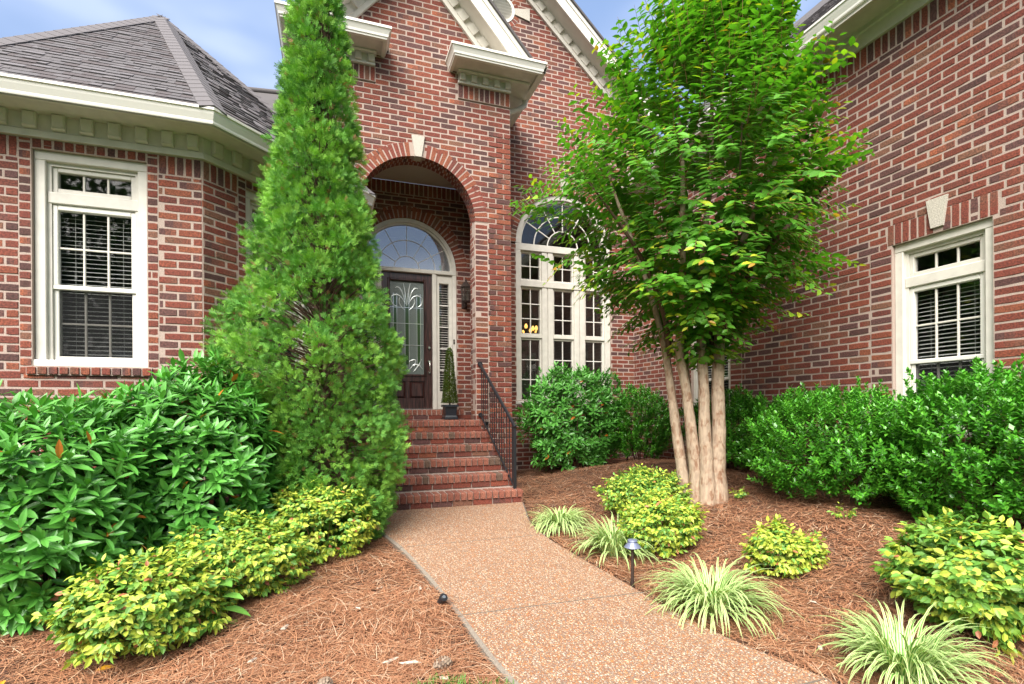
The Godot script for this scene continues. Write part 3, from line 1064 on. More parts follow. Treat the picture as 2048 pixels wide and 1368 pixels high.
func dining_wall() -> void:
	var W := new_wall(Vector3(0, 0, ZD), Vector3.RIGHT, Vector3.BACK)
	var cx := 4.258
	var r := 1.0
	var sy := 4.33
	var m := 0.908
	var ya := 9.40
	var vx := 3.01
	var vy := 8.62
	lay(W, -0.1, 9.0, func(v):
		var a := 2.752
		var b: float = minf(XR + 0.12, 3.0 + (ya - v) / m)
		if v > 6.2:
			a = maxf(1.3, 3.0 - (ya - v) / m)
		if v > 1.35 and v < sy:
			return [[a, cx - r - 0.0], [cx + r + 0.0, b]]
		var k := r + 0.1
		if v >= sy and v < sy + k:
			var x := sqrt(k * k - (v - sy) * (v - sy))
			return [[a, cx - x], [cx + x, b]]
		if absf(v - vy) < 0.3:
			var x := sqrt(0.09 - (v - vy) * (v - vy))
			return [[a, vx - x], [vx + x, b]]
		return [[a, b]], 0.2)
	var wall := finish_wall(W, "gable_wall", house, 300)
	arch_ring(wall, cx, sy, r, r + 0.215, 0.0, PI, 0.12)
	keystone(wall, cx, sy + r + 0.005, sy + r + 0.30, 0.06, 0.10, -0.1, 0.025)
	# round vent with ring and side blocks
	arch_ring(wall, vx, vy, 0.25, 0.355, 0.0, TAU, 0.1)
	for a in [0.0, PI]:
		var mk := MB.new()
		mk.hexa([Vector3(0.25, -0.055, -0.1), Vector3(0.55, -0.115, -0.1), Vector3(0.55, 0.115, -0.1), Vector3(0.25, 0.055, -0.1), Vector3(0.25, -0.055, 0.025), Vector3(0.55, -0.115, 0.025), Vector3(0.55, 0.115, 0.025), Vector3(0.25, 0.055, 0.025)])
		build(mk, "keystone", M.stone, wall, Transform3D(Basis(Vector3.BACK, a), Vector3(vx, vy, 0)))
	var vent := part("vent", house, Transform3D(Basis.IDENTITY, Vector3(vx, vy, ZD)))
	var mb := MB.new()
	mb.arc(0, 0, 0.205, 0.252, 0, TAU, 36, -0.1, 0.012)
	build(mb, "frame", M.white, vent)
	for i in 7:
		mb = MB.new()
		var y := -0.17 + i * 0.056
		var w := 2.0 * sqrt(maxf(0.0, 0.21 * 0.21 - y * y))
		mb.xbox(Transform3D(Basis(Vector3.RIGHT, -0.7), Vector3(0, y, -0.03)), Vector3(w, 0.01, 0.07))
		build(mb, "louver", M.white, vent)
	mb = MB.new()
	mb.arc(0, 0, 0.0, 0.21, 0, TAU, 20, -0.12, -0.1)
	build(mb, "vent_back", M.trim, vent)
	# arched window
	var w := part("arched_window", house, Transform3D(Basis.IDENTITY, Vector3(cx, 0, ZD)))
	mb = MB.new()
	mb.arc(0, sy, 0.905, r, 0, PI, 48, -0.2, -0.03)
	mb.arc(0, sy, 0.865, 0.905, 0, PI, 48, -0.2, -0.07)
	mb.cbox(-r, r, sy - 0.13, sy, -0.2, -0.032, 0.008)
	mb.cbox(-r, -0.895, 1.35, sy - 0.13, -0.2, -0.03, 0.006)
	mb.cbox(0.895, r, 1.35, sy - 0.13, -0.2, -0.03, 0.006)
	mb.cbox(-0.895, 0.895, 3.52, 3.64, -0.2, -0.034, 0.008)
	for q in [[-0.455, -0.225], [0.225, 0.455]]:
		mb.cbox(q[0], q[0] + 0.105, 1.35, sy - 0.13, -0.2, -0.05, 0.006)
		mb.cbox(q[0] + 0.108, q[0] + 0.122, 1.35, sy - 0.13, -0.2, -0.066, 0.003)
		mb.cbox(q[1] - 0.105, q[1], 1.35, sy - 0.13, -0.2, -0.05, 0.006)
	mb.cbox(-r - 0.02, r + 0.02, 1.29, 1.35, -0.2, 0.01, 0.008)
	build(mb, "frame", M.trim, w)
	mb = MB.new()
	for i in 40:
		var p := PI * i / 40.0
		var q := PI * (i + 1) / 40.0
		mb.tri(Vector3(0, sy, -0.1), Vector3(cos(p) * 0.865, sy + sin(p) * 0.865, -0.1), Vector3(cos(q) * 0.865, sy + sin(q) * 0.865, -0.1))
		mb.tri(Vector3(0, sy, -0.104), Vector3(cos(q) * 0.865, sy + sin(q) * 0.865, -0.104), Vector3(cos(p) * 0.865, sy + sin(p) * 0.865, -0.104))
	build(mb, "pane", M.glass, w)
	for k in [0.32, 0.60]:
		mb = MB.new()
		mb.arc(0, sy, k - 0.009, k + 0.009, 0, PI, 36, -0.112, -0.09)
		build(mb, "muntin", M.white, w)
	for k in range(1, 6):
		mb = MB.new()
		var a := PI * k / 6.0
		mb.xbox(Transform3D(Basis(Vector3.BACK, a), Vector3(cos(a) * 0.59, sy + sin(a) * 0.59, -0.101)), Vector3(0.55, 0.017, 0.02))
		build(mb, "muntin", M.white, w)
	for u in [[-0.895, -0.455], [-0.225, 0.225], [0.455, 0.895]]:
		for q in [[3.64, sy - 0.13, 2, -0.11], [2.605, 3.52, 3, -0.105], [1.35, 2.555, 3, -0.125]]:
			mb = MB.new()
			var f := 0.035
			mb.cbox(u[0], u[0] + f, q[0], q[1], -0.16, q[3] + 0.025, 0.005)
			mb.cbox(u[1] - f, u[1], q[0], q[1], -0.16, q[3] + 0.025, 0.005)
			mb.cbox(u[0] + f, u[1] - f, q[0], q[0] + f, -0.16, q[3] + 0.024, 0.005)
			mb.cbox(u[0] + f, u[1] - f, q[1] - f, q[1], -0.16, q[3] + 0.024, 0.005)
			build(mb, "sash", M.trim, w)
			var x0: float = u[0] + f
			var x1: float = u[1] - f
			var y0: float = q[0] + f
			var y1: float = q[1] - f
			var mid := (x0 + x1) * 0.5
			for i in int(q[2]):
				var ya0: float = lerp(y0, y1, float(i) / q[2])
				var ya1: float = lerp(y0, y1, float(i + 1) / q[2])
				glaze(w, x0, mid - 0.0005, ya0 + 0.0005, ya1 - 0.0005, q[3] - 0.003, M.glass)
				glaze(w, mid + 0.0005, x1, ya0 + 0.0005, ya1 - 0.0005, q[3] - 0.003, M.glass)
				if i > 0:
					mb = MB.new()
					mb.cbox(x0, x1, ya0 - 0.009, ya0 + 0.009, q[3] - 0.014, q[3] + 0.007, 0.003)
					build(mb, "muntin", M.white, w)
			mb = MB.new()
			mb.cbox(mid - 0.009, mid + 0.009, y0, y1, q[3] - 0.015, q[3] + 0.008, 0.003)
			build(mb, "muntin", M.white, w)
		mb = MB.new()
		mb.cbox(u[0], u[1], 2.555, 2.605, -0.16, -0.07, 0.006)
		build(mb, "meeting_rail", M.trim, w)
	mb = MB.new()
	mb.box(-1.45, 1.45, 0.9, 5.7, -3.4, -3.35)
	mb.box(-1.5, -1.45, 0.9, 5.7, -3.4, -0.201)
	mb.box(1.45, 1.5, 0.9, 5.7, -3.4, -0.201)
	mb.box(-1.5, 1.5, 0.85, 0.9, -3.4, -0.201)
	mb.box(-1.5, 1.5, 5.7, 5.75, -3.4, -0.201)
	build(mb, "dining_room_interior", M.room, w)

func porch() -> void:
	var cx := 1.25
	var r := 0.885
	var sy := 4.145
	var xl := -0.23
	var xr := 2.73
	var m := 1.1
	var ya := 7.93
	var W := new_wall(Vector3(0, 0, ZP), Vector3.RIGHT, Vector3.BACK)
	var jc := 0.212
	var quoin := func(p: float, v: float) -> float:
		return (0.010 if fmod(v + 0.32, CH * 7.0) > CH * 0.9 else -0.002) if (p > cx + r + jc - 0.01 and v < 5.6) else 0.0
	lay(W, 0.0, 7.8, func(v):
		var a: float = maxf(xl, cx - (ya - v) / m)
		var b: float = minf(xr, cx + (ya - v) / m)
		if v > 0.9 and v < sy:
			return [[a, cx - r - jc], [cx + r + jc, b]]
		var k := r + 0.1
		if v >= sy and v < sy + k:
			var x := sqrt(k * k - (v - sy) * (v - sy))
			return [[a, cx - x], [cx + x, b]]
		if v > 6.05 and v < 6.27:
			return [[0.63, 1.877]]
		return [[a, b]], 0.07, 0.3, quoin)
	stack(W, cx - r - jc, cx - r, 1.026, sy, "pier_brick")
	stack(W, cx + r, cx + r + jc, 1.026, sy, "pier_brick")
	W.mortar.box(cx - r - jc, cx - r, 1.0, sy, -0.31, -0.01)
	W.mortar.box(cx + r + 0.006, cx + r + jc, 1.0, sy, -0.31, -0.01)
	soldiers(W, 1.877, xr, 6.05, 6.265)
	soldiers(W, xl, 0.63, 6.05, 6.265)
	var wall := finish_wall(W, "porch_wall", house, 330)
	arch_ring(wall, cx, sy, r, r + 0.212, 0.0, PI, 0.31, 0.075, 3)
	keystone(wall, cx, sy + r - 0.012, sy + r + 0.315, 0.055, 0.105, -0.12, 0.03)
	var J := new_wall(Vector3(cx + r, 0, ZP), Vector3.BACK, Vector3.LEFT)
	lay(J, 1.026, sy, func(_v): return [[-0.31, -0.004]], 0.06, 0.02)
	finish_wall(J, "pier_reveal", house, 90)
	# cornice returns
	for s in [1.0, -1.0]:
		var ret := part("cornice_return", house)
		var mb := MB.new()
		var X := func(x: float) -> float: return cx + s * (x - cx)
		var path := [Vector2(1.74, ZP), Vector2(1.74, -7.53), Vector2(3.13, -7.53), Vector2(3.13, ZD)]
		if s < 0.0:
			path = [Vector2(X.call(3.13), ZD), Vector2(X.call(3.13), -7.53), Vector2(X.call(1.74), -7.53), Vector2(X.call(1.74), ZP)]
		sweep(mb, path, [Vector2(-0.05, 6.425), Vector2(0.0, 6.425), Vector2(0.004, 6.445), Vector2(0.016, 6.452), Vector2(0.022, 6.485), Vector2(0.04, 6.525), Vector2(0.05, 6.545), Vector2(0.062, 6.55), Vector2(0.062, 6.585), Vector2(-0.02, 6.60)])
		build(mb, "crown_moulding", M.white, ret)
		mb = MB.new()
		var x0 := minf(X.call(1.74), X.call(3.13))
		var x1 := maxf(X.call(1.74), X.call(3.13))
		mb.box(x0 + 0.03, x1 - 0.03, 6.445, 6.455, ZP + 0.002, -7.56)
		var y0 := minf(X.call(2.73), X.call(3.10))
		var y1 := maxf(X.call(2.73), X.call(3.10))
		mb.box(y0, y1, 6.446, 6.456, ZD, ZP + 0.002)
		build(mb, "soffit", M.trim, ret)
		mb = MB.new()
		mb.hexa([Vector3(x0, 6.59, ZP), Vector3(x1, 6.59, ZP), Vector3(x1, 6.66, ZP), Vector3(x0, 6.66, ZP), Vector3(x0, 6.585, -7.51), Vector3(x1, 6.585, -7.51), Vector3(x1, 6.603, -7.51), Vector3(x0, 6.603, -7.51)])
		build(mb, "cover", M.trim, ret)
		mb = MB.new()
		var f0 := minf(X.call(1.877), X.call(2.735))
		var f1 := maxf(X.call(1.877), X.call(2.735))
		mb.box(f0, f1, 6.30, 6.446, ZP - 0.05, ZP + 0.02)
		mb.cbox(f0 - 0.003, f1 + 0.003, 6.262, 6.30, ZP - 0.05, ZP + 0.04, 0.006)
		mb.cbox(f0 - (0.02 if s > 0.0 else 0.3), f1 + (0.3 if s > 0.0 else 0.02), 6.41, 6.446, ZP - 0.05, ZP + 0.11, 0.02)
		build(mb, "frieze", M.trim, ret)
		for i in 5:
			mb = MB.new()
			mb.cbox(f0 + 0.02 + i * 0.185, f0 + 0.11 + i * 0.185, 6.30, 6.41, ZP + 0.018, ZP + 0.07, 0.01)
			build(mb, "dentil", M.trim, ret)
	rakes(cx, ya - 0.045, m, ZP, 1.40, 0.34, 0.24, 1.5)
	# gutter and downspout elbow on the porch's hidden side eave
	var g := MB.new()
	sweep(g, [Vector2(3.2, -7.56), Vector2(3.2, ZD)], shifted(GUTTER, 0.0, 6.46))
	build(g, "gutter", M.white, house)
	g = MB.new()
	g.tube([Vector3(3.14, 6.46, -8.3), Vector3(3.12, 6.36, -8.3), Vector3(3.02, 6.27, -8.3), Vector3(2.86, 6.2, -8.3), Vector3(2.78, 6.1, -8.3), Vector3(2.78, 0.3, -8.3)], [0.045, 0.045, 0.045, 0.045, 0.045, 0.045], 8)
	build(g, "downspout", M.trim, house)

# rake trim on both slopes of a gable: frieze, dentils, soffit, fascia, shingle edge
func rakes(cx: float, ya: float, m: float, z: float, run: float, over: float, pitch: float, roof_run: float) -> void:
	var L0 := run * sqrt(1.0 + m * m)
	var L := L0 - 0.22
	var LR := roof_run * sqrt(1.0 + m * m)
	for s in [1.0, -1.0]:
		var rk := part("rake", house)
		var dir := Vector3(s, -m, 0).normalized()
		var per := Vector3(m * s, 1, 0).normalized()
		var b := Basis(dir * s, per, Vector3.BACK)
		var at := func(l: float, q: float, n0: float) -> Vector3: return Vector3(cx, ya, z) + dir * l + per * q + Vector3(0, 0, n0)
		var bx := func(called: String, mt: Material, l0: float, l1: float, q0: float, q1: float, n0: float, n1: float) -> void:
			var mb := MB.new()
			mb.xbox(Transform3D(b, at.call((l0 + l1) * 0.5, (q0 + q1) * 0.5, (n0 + n1) * 0.5)), Vector3(l1 - l0, q1 - q0, n1 - n0))
			build(mb, called, mt, rk)
		bx.call("frieze", M.trim, -0.3, L, 0.0, 0.07, -0.05, 0.045)
		bx.call("frieze", M.trim, -0.3, L, 0.07, 0.23, -0.05, 0.02)
		var k := 0.1
		while k < L:
			bx.call("dentil", M.trim, k, k + pitch * 0.62, 0.07, 0.20, 0.018, 0.06)
			k += pitch
		bx.call("soffit", M.trim, -0.3, L0, 0.205, 0.235, 0.0, over)
		bx.call("fascia", M.white, -0.3, L0, 0.17, 0.385, over, over + 0.028)
		bx.call("fascia", M.white, -0.3, L0, 0.33, 0.39, over + 0.028, over + 0.05)
		bx.call("shingle_edge", M.roofing, -0.3, L0, 0.392, 0.425, 0.0, over + 0.085)
		bx.call("roof_slope", M.roofing, -0.3, LR, 0.392, 0.425, -1.7, 0.0)

func main_roofs() -> void:
	rakes(3.0, 9.355, 0.908, ZD, 2.95, 0.36, 0.25, 3.3)
	# main roof behind the bay
	var mb := MB.new()
	var a := Vector3(-7.0, 4.1, -8.3)
	var b := Vector3(-0.4, 4.1, -8.5)
	var c := Vector3(-0.4, 7.95, -12.0)
	var d := Vector3(-7.0, 7.35, -11.9)
	mb.quad(a, b, c, d)
	mb.quad(b + Vector3(0, -0.1, -0.1), a + Vector3(0, -0.1, -0.1), d + Vector3(0, -0.1, -0.1), c + Vector3(0, -0.1, -0.1))
	var roof := part("roof", house)
	build(mb, "roof_deck", M.roofing, roof)
	var ud := (b - a).normalized()
	var nd := ud.cross((d - a).normalized()).normalized()
	var sd := nd.cross(ud)
	shingles(roof, a + nd * 0.01, ud, sd, nd, 4.9, func(_s): return [5.2, 7.4], 0)
	mb = MB.new()
	mb.tube([d + Vector3(0, 0.02, 0), c + Vector3(0, 0.02, 0)], [0.06, 0.06], 6)
	build(mb, "ridge", M.roofing, roof)
	# back mass of the house so that no sky shows under the roofs
	mb = MB.new()
	mb.box(-6.0, -0.3, -0.3, 4.1, -13.0, -10.4)
	build(mb, "inner_wall", M.room, house)

# ------------------------------------------------------------------ steps and small objects
const LEFT_EDGE := [[0.30, -6.19], [0.38, -5.75], [0.45, -5.4], [0.58, -4.87], [0.66, -4.41], [0.72, -3.99], [0.76, -3.64], [0.79, -3.39], [0.81, -3.15], [0.85, -2.76], [0.90, -2.5], [0.98, -2.1], [1.1, -1.6], [1.3, -1.0], [1.6, -0.2], [2.1, 0.8], [2.8, 2.0]]
const RIGHT_EDGE := [[2.28, -6.19], [2.16, -5.75], [2.07, -5.4], [2.02, -4.87], [2.05, -4.41], [2.10, -3.99], [2.16, -3.60], [2.185, -3.36], [2.21, -3.12], [2.29, -2.74], [2.37, -2.48], [2.52, -2.1], [2.60, -1.6], [2.85, -1.0], [3.2, -0.2], [3.7, 0.8], [4.4, 2.0]]

func step_brick(W: Wall, u0: float, u1: float, v0: float, v1: float, nn: float) -> void:
	brick(W, u0, u1, v0, v1, nn, "step_brick")

func build_steps() -> void:
	var st := thing("front_steps", "flight of red brick steps climbing to the arched porch", "steps")
	var x0 := 0.25
	var x1 := 2.27
	var base := MB.new()
	for i in 6:
		var zf := -6.20 - i * 0.346
		var top := (i + 1) * 0.171
		base.box(x0 + 0.003, x1 - 0.003, -0.1, top - 0.006, (ZD + 0.05) if i == 5 else zf - 0.36, zf - 0.012)
	build(base, "mortar_bed", M.mortar, st)
	var kinds := []
	for i in 10:
		var mb := MB.new()
		mb.col = Color(0.38, 0.125, 0.08).lerp(Color(0.45, 0.17, 0.11), rng.randf()) * rng.randf_range(0.85, 1.1)
		if i == 0:
			mb.col = Color(0.2, 0.12, 0.08)
		var k := 0.016
		var w := 0.034
		var zb := -0.235
		var q := func(z: float, y: float, e: float) -> Array: return [Vector3(-w + e, y, z), Vector3(w - e, y, z)]
		var prof := [[0.0, 0.0, 0.003], [0.0, 0.09 - k, 0.0], [-0.005, 0.09 - k * 0.3, 0.0], [-k, 0.09, 0.003], [zb, 0.09, 0.003]]
		for j in prof.size() - 1:
			var a: Array = q.call(prof[j][0], prof[j][1], prof[j][2])
			var b: Array = q.call(prof[j + 1][0], prof[j + 1][1], prof[j + 1][2])
			mb.quad(a[0], a[1], b[1], b[0])
			mb.tri(Vector3(w, 0, zb), b[1], a[1])
			mb.tri(Vector3(-w, 0, zb), a[0], b[0])
		kinds.append(mb.mesh(M.brick))
	for i in 6:
		var zf := -6.18 - i * 0.346
		var y := i * 0.171
		var cnt := 25
		for k in cnt:
			var x := x0 + 0.04 + k * (x1 - x0 - 0.08) / (cnt - 1)
			put(kinds[rng.randi() % 10], "nosing_brick", st, Transform3D(Basis(Vector3.UP, rng.randf_range(-0.02, 0.02)), Vector3(x, y + 0.082 + rng.randf_range(-0.002, 0.002), zf + rng.randf_range(-0.003, 0.003))))
		var W := new_wall(Vector3(0, 0, zf - 0.016), Vector3.RIGHT, Vector3.BACK)
		var a := x0 - rng.randf_range(0.0, 0.2)
		while a < x1:
			var p := maxf(a, x0)
			var q := minf(a + BL, x1)
			if q - p > 0.05:
				step_brick(W, p + 0.006, q - 0.006, y + 0.006, y + 0.077, 0.0)
			a += BL
		var V := new_wall(Vector3(x1, 0, 0), Vector3.FORWARD, Vector3.RIGHT)
		for b in W.bricks:
			var id := rng.randi() % brick_meshes.size()
			put(brick_meshes[id], "riser_brick", st, W.w * Transform3D(Basis(Vector3(b[1] - b[0], 0, 0), Vector3(0, b[3] - b[2], 0), Vector3.BACK), Vector3((b[0] + b[1]) * 0.5, (b[2] + b[3]) * 0.5, 0)))
		var rows := int((7.93 + zf) / BL)
		for k in maxi(rows, 1):
			for rr in 2:
				var id := rng.randi() % brick_meshes.size()
				put(brick_meshes[id], "side_brick", st, V.w * Transform3D(Basis(Vector3(0.24, 0, 0), Vector3(0, 0.074, 0), Vector3.BACK), Vector3(-zf + 0.125 + k * BL, y + 0.042 + rr * 0.085, 0.0)))
	# porch floor pavers and the raised brick sill under the door
	var fl := new_wall(Vector3(0, 1.022, 0), Vector3.RIGHT, Vector3.BACK)
	fl.w = Transform3D(Basis(Vector3.RIGHT, Vector3.FORWARD, Vector3.UP), Vector3(0, 1.024, 0))
	for k in 9:
		var a := 0.3 - (0.127 if k % 2 else 0.0)
		while a < 2.2:
			var v0 := -ZP + 0.25 + k * 0.11
			var id := rng.randi() % brick_meshes.size()
			put(brick_meshes[id], "floor_brick", st, fl.w * Transform3D(Basis(Vector3(0.24, 0, 0), Vector3(0, 0.1, 0), Vector3.BACK), Vector3(a + 0.127, v0, 0.0)))
			a += BL
	var sill := MB.new()
	sill.box(0.3, 2.2, 1.0, 1.192, ZD + 0.002, ZD + 0.2)
	build(sill, "sill_bed", M.mortar, st)
	for k in 23:
		put(kinds[rng.randi() % 10], "nosing_brick", st, Transform3D(Basis.IDENTITY, Vector3(0.34 + k * 0.0825, 1.108, ZD + 0.215)))
	for k in 8:
		var id := rng.randi() % brick_meshes.size()
		put(brick_meshes[id], "riser_brick", st, Transform3D(Basis(Vector3(0.242, 0, 0), Vector3(0, 0.07, 0), Vector3.BACK), Vector3(0.42 + k * BL, 1.066, ZD + 0.206)))

func build_railing() -> void:
	var r := thing("iron_railing", "black iron handrail with thin balusters beside the brick steps", "railing", Vector3(2.2, 0, -6.3))
	var o := Vector3(2.2, 0, -6.3)
	var T := Vector3(2.2, 1.905, -7.92) - o
	var Bt := Vector3(2.2, 0.975, -6.30) - o
	var mb := MB.new()
	mb.tube([T, T.lerp(Bt, 0.5), Bt, Bt + Vector3(0, -0.02, 0.03)], [0.022, 0.022, 0.022, 0.02], 10)
	mb.tube([T + Vector3(0, 0, -0.02), T + Vector3(0, 0, 0.012)], [0.04, 0.04], 12)
	build(mb, "handrail", M.iron, r)
	mb = MB.new()
	mb.box(-0.019, 0.019, 0.0, 0.96, -0.019, 0.019)
	mb.box(-0.055, 0.055, 0.001, 0.012, -0.055, 0.055)
	mb.box(-0.028, 0.028, 0.012, 0.04, -0.028, 0.028)
	mb.box(-0.024, 0.024, 0.955, 0.985, -0.024, 0.024)
	build(mb, "post", M.iron, r)
	var T2 := T + Vector3(0, -0.80, 0.02)
	var B2 := Bt + Vector3(0, -0.80, 0)
	mb = MB.new()
	mb.tube([T2, B2], [0.013, 0.013], 6)
	mb.tube([T2 + Vector3(0, 0, -0.03), T2 + Vector3(0, 0, 0.01)], [0.035, 0.035], 10)
	build(mb, "bottom_rail", M.iron, r)
	for i in 14:
		var k := (i + 0.6) / 14.4
		mb = MB.new()
		var p := T2.lerp(B2, k)
		mb.tube([p, p + Vector3(0, 0.80, 0)], [0.0075, 0.0075], 6)
		build(mb, "baluster", M.iron, r)

func build_small() -> void:
	# wall lantern by the door
	var o := Vector3(2.26, 3.08, ZD)
	var l := thing("wall_lantern", "dark metal wall lantern mounted beside the front door", "lantern", o)
	var mb := MB.new()
	mb.cbox(-0.05, 0.05, -0.06, 0.16, 0.0, 0.02, 0.008)
	mb.tube([Vector3(0, 0.03, 0.01), Vector3(0, -0.04, 0.06), Vector3(0, -0.03, 0.12), Vector3(0, 0.03, 0.14)], [0.012, 0.011, 0.011, 0.012], 8)
	build(mb, "bracket", M.bronze, l)
	mb = MB.new()
	mb.lathe([Vector2(0.0, 0.02), Vector2(0.06, 0.03), Vector2(0.07, 0.05)], Vector3(0, 0, 0.14), 6)
	mb.lathe([Vector2(0.105, 0.29), Vector2(0.085, 0.32), Vector2(0.045, 0.38), Vector2(0.02, 0.40), Vector2(0.018, 0.43), Vector2(0.0, 0.44)], Vector3(0, 0, 0.14), 6)
	mb.lathe([Vector2(0.0, 0.288), Vector2(0.105, 0.29)], Vector3(0, 0, 0.14), 6)
	for k in 6:
		var a := TAU * k / 6.0
		mb.tube([Vector3(cos(a) * 0.068, 0.05, 0.14 - sin(a) * 0.068), Vector3(cos(a) * 0.095, 0.29, 0.14 - sin(a) * 0.095)], [0.006, 0.006], 5)
	build(mb, "cage", M.bronze, l)
	mb = MB.new()
	mb.lathe([Vector2(0.064, 0.052), Vector2(0.09, 0.285)], Vector3(0, 0, 0.14), 6)
	build(mb, "lantern_glass", M.lamp_glass, l)
	# doorbell
	o = Vector3(2.075, 2.42, ZD - 0.03)
	var d := thing("doorbell", "small dark doorbell button on the cream door frame", "doorbell", o)
	mb = MB.new()
	mb.cbox(-0.014, 0.014, -0.04, 0.04, 0.0, 0.014, 0.004)
	build(mb, "plate", M.bronze, d)
	mb = MB.new()
	mb.tube([Vector3(0, 0, 0.013), Vector3(0, 0, 0.019)], [0.008, 0.008], 10)
	build(mb, "button", M.nickel, d)
	# path light
	path_light(Vector3(2.215, 0, -3.56), 0.40, "bronze path light with a blue-grey cone cap beside the walk", true)
	path_light(Vector3(5.35, 0, -8.75), 0.22, "short dark landscape light in front of the inner wall corner", false)
	# little spotlight by the walk
	o = Vector3(0.715, ground_y(0.715, -3.60) + 0.01, -3.60)
	var s := thing("ground_spotlight", "little black spotlight with pale lens at the walk edge", "spotlight", o)
	mb = MB.new()
	mb.tube([Vector3(-0.02, 0.0, -0.02), Vector3(0.0, 0.045, 0.015), Vector3(0.006, 0.062, 0.03)], [0.02, 0.028, 0.03], 12)
	mb.tube([Vector3(-0.01, -0.05, -0.01), Vector3(-0.01, 0.02, -0.01)], [0.012, 0.012], 6)
	build(mb, "housing", M.iron, s)
	mb = MB.new()
	mb.tube([Vector3(0.0062, 0.063, 0.031), Vector3(0.0075, 0.0665, 0.0345)], [0.016, 0.012], 12)
	build(mb, "lens", M.nickel, s)
	# chandelier in the dining room
	o = Vector3(4.0, 2.95, -11.0)
	var ch := thing("chandelier", "lit amber chandelier hanging behind the arched dining window", "chandelier", o)
	mb = MB.new()
	mb.tube([Vector3(0, 0, 0), Vector3(0, 2.75, 0)], [0.012, 0.012], 6)
	mb.lathe([Vector2(0.0, -0.12), Vector2(0.05, -0.06), Vector2(0.03, 0.1), Vector2(0.0, 0.2)], Vector3.ZERO, 12)
	for k in 8:
		var a := TAU * k / 8.0
		var v := Vector3(cos(a), 0, sin(a))
		mb.tube([Vector3(0, 0.0, 0), v * 0.15 + Vector3(0, -0.1, 0), v * 0.32 + Vector3(0, -0.06, 0), v * 0.36 + Vector3(0, 0.02, 0)], [0.012, 0.01, 0.01, 0.014], 6)
	build(mb, "arms", M.bronze, ch)
	for k in 12:
		var a := TAU * k / 12.0
		mb = MB.new()
		mb.lathe([Vector2(0.0, -0.04), Vector2(0.03, -0.025), Vector2(0.04, 0.015), Vector2(0.022, 0.06), Vector2(0.0, 0.075)], Vector3(cos(a) * 0.36, 0.02 + 0.03 * (k % 2), sin(a) * 0.36), 8)
		build(mb, "bulb", M.bulb, ch)
	for k in 40:
		var a := TAU * k / 20.0
		mb = MB.new()
		mb.lathe([Vector2(0.0, -0.03), Vector2(0.012, 0.0), Vector2(0.0, 0.03)], Vector3(cos(a) * (0.30 if k < 20 else 0.16), -0.10 - 0.05 * (k / 20), sin(a) * (0.30 if k < 20 else 0.16)), 5)
		build(mb, "crystal", M.amber, ch)
	var om := OmniLight3D.new()
	om.name = "chandelier_light"
	om.light_color = Color(1.0, 0.72, 0.4)
	om.light_energy = 0.05
	om.omni_range = 8.0
	om.omni_attenuation = 2.0
	om.light_size = 0.2
	om.shadow_enabled = true
	om.position = Vector3(0, 0.35, 0)
	ch.add_child(om)

func path_light(at: Vector3, h: float, label: String, capped: bool) -> void:
	at.y = ground_y(at.x, at.z) - 0.02
	var p := thing("path_light", label, "path light", at)
	var mb := MB.new()
	mb.tube([Vector3(0, -0.05, 0), Vector3(0.004, h * 0.86, 0)], [0.013, 0.012], 10)
	mb.tube([Vector3(0, 0.0, 0), Vector3(0, 0.09, 0)], [0.016, 0.015], 10)
	build(mb, "stem", M.bronze, p)
	mb = MB.new()
	var k := 1.0 if capped else 0.6
	mb.lathe([Vector2(0.0, h * 0.86), Vector2(0.062 * k, h * 0.845), Vector2(0.066 * k, h * 0.855), Vector2(0.035 * k, h * 0.95), Vector2(0.032 * k, h * 0.965), Vector2(0.04 * k, h * 0.972), Vector2(0.036 * k, h), Vector2(0.0, h * 1.01)], Vector3(0.004, 0, 0), 20)
	build(mb, "cap", M.blue_cap if capped else M.bronze, p)

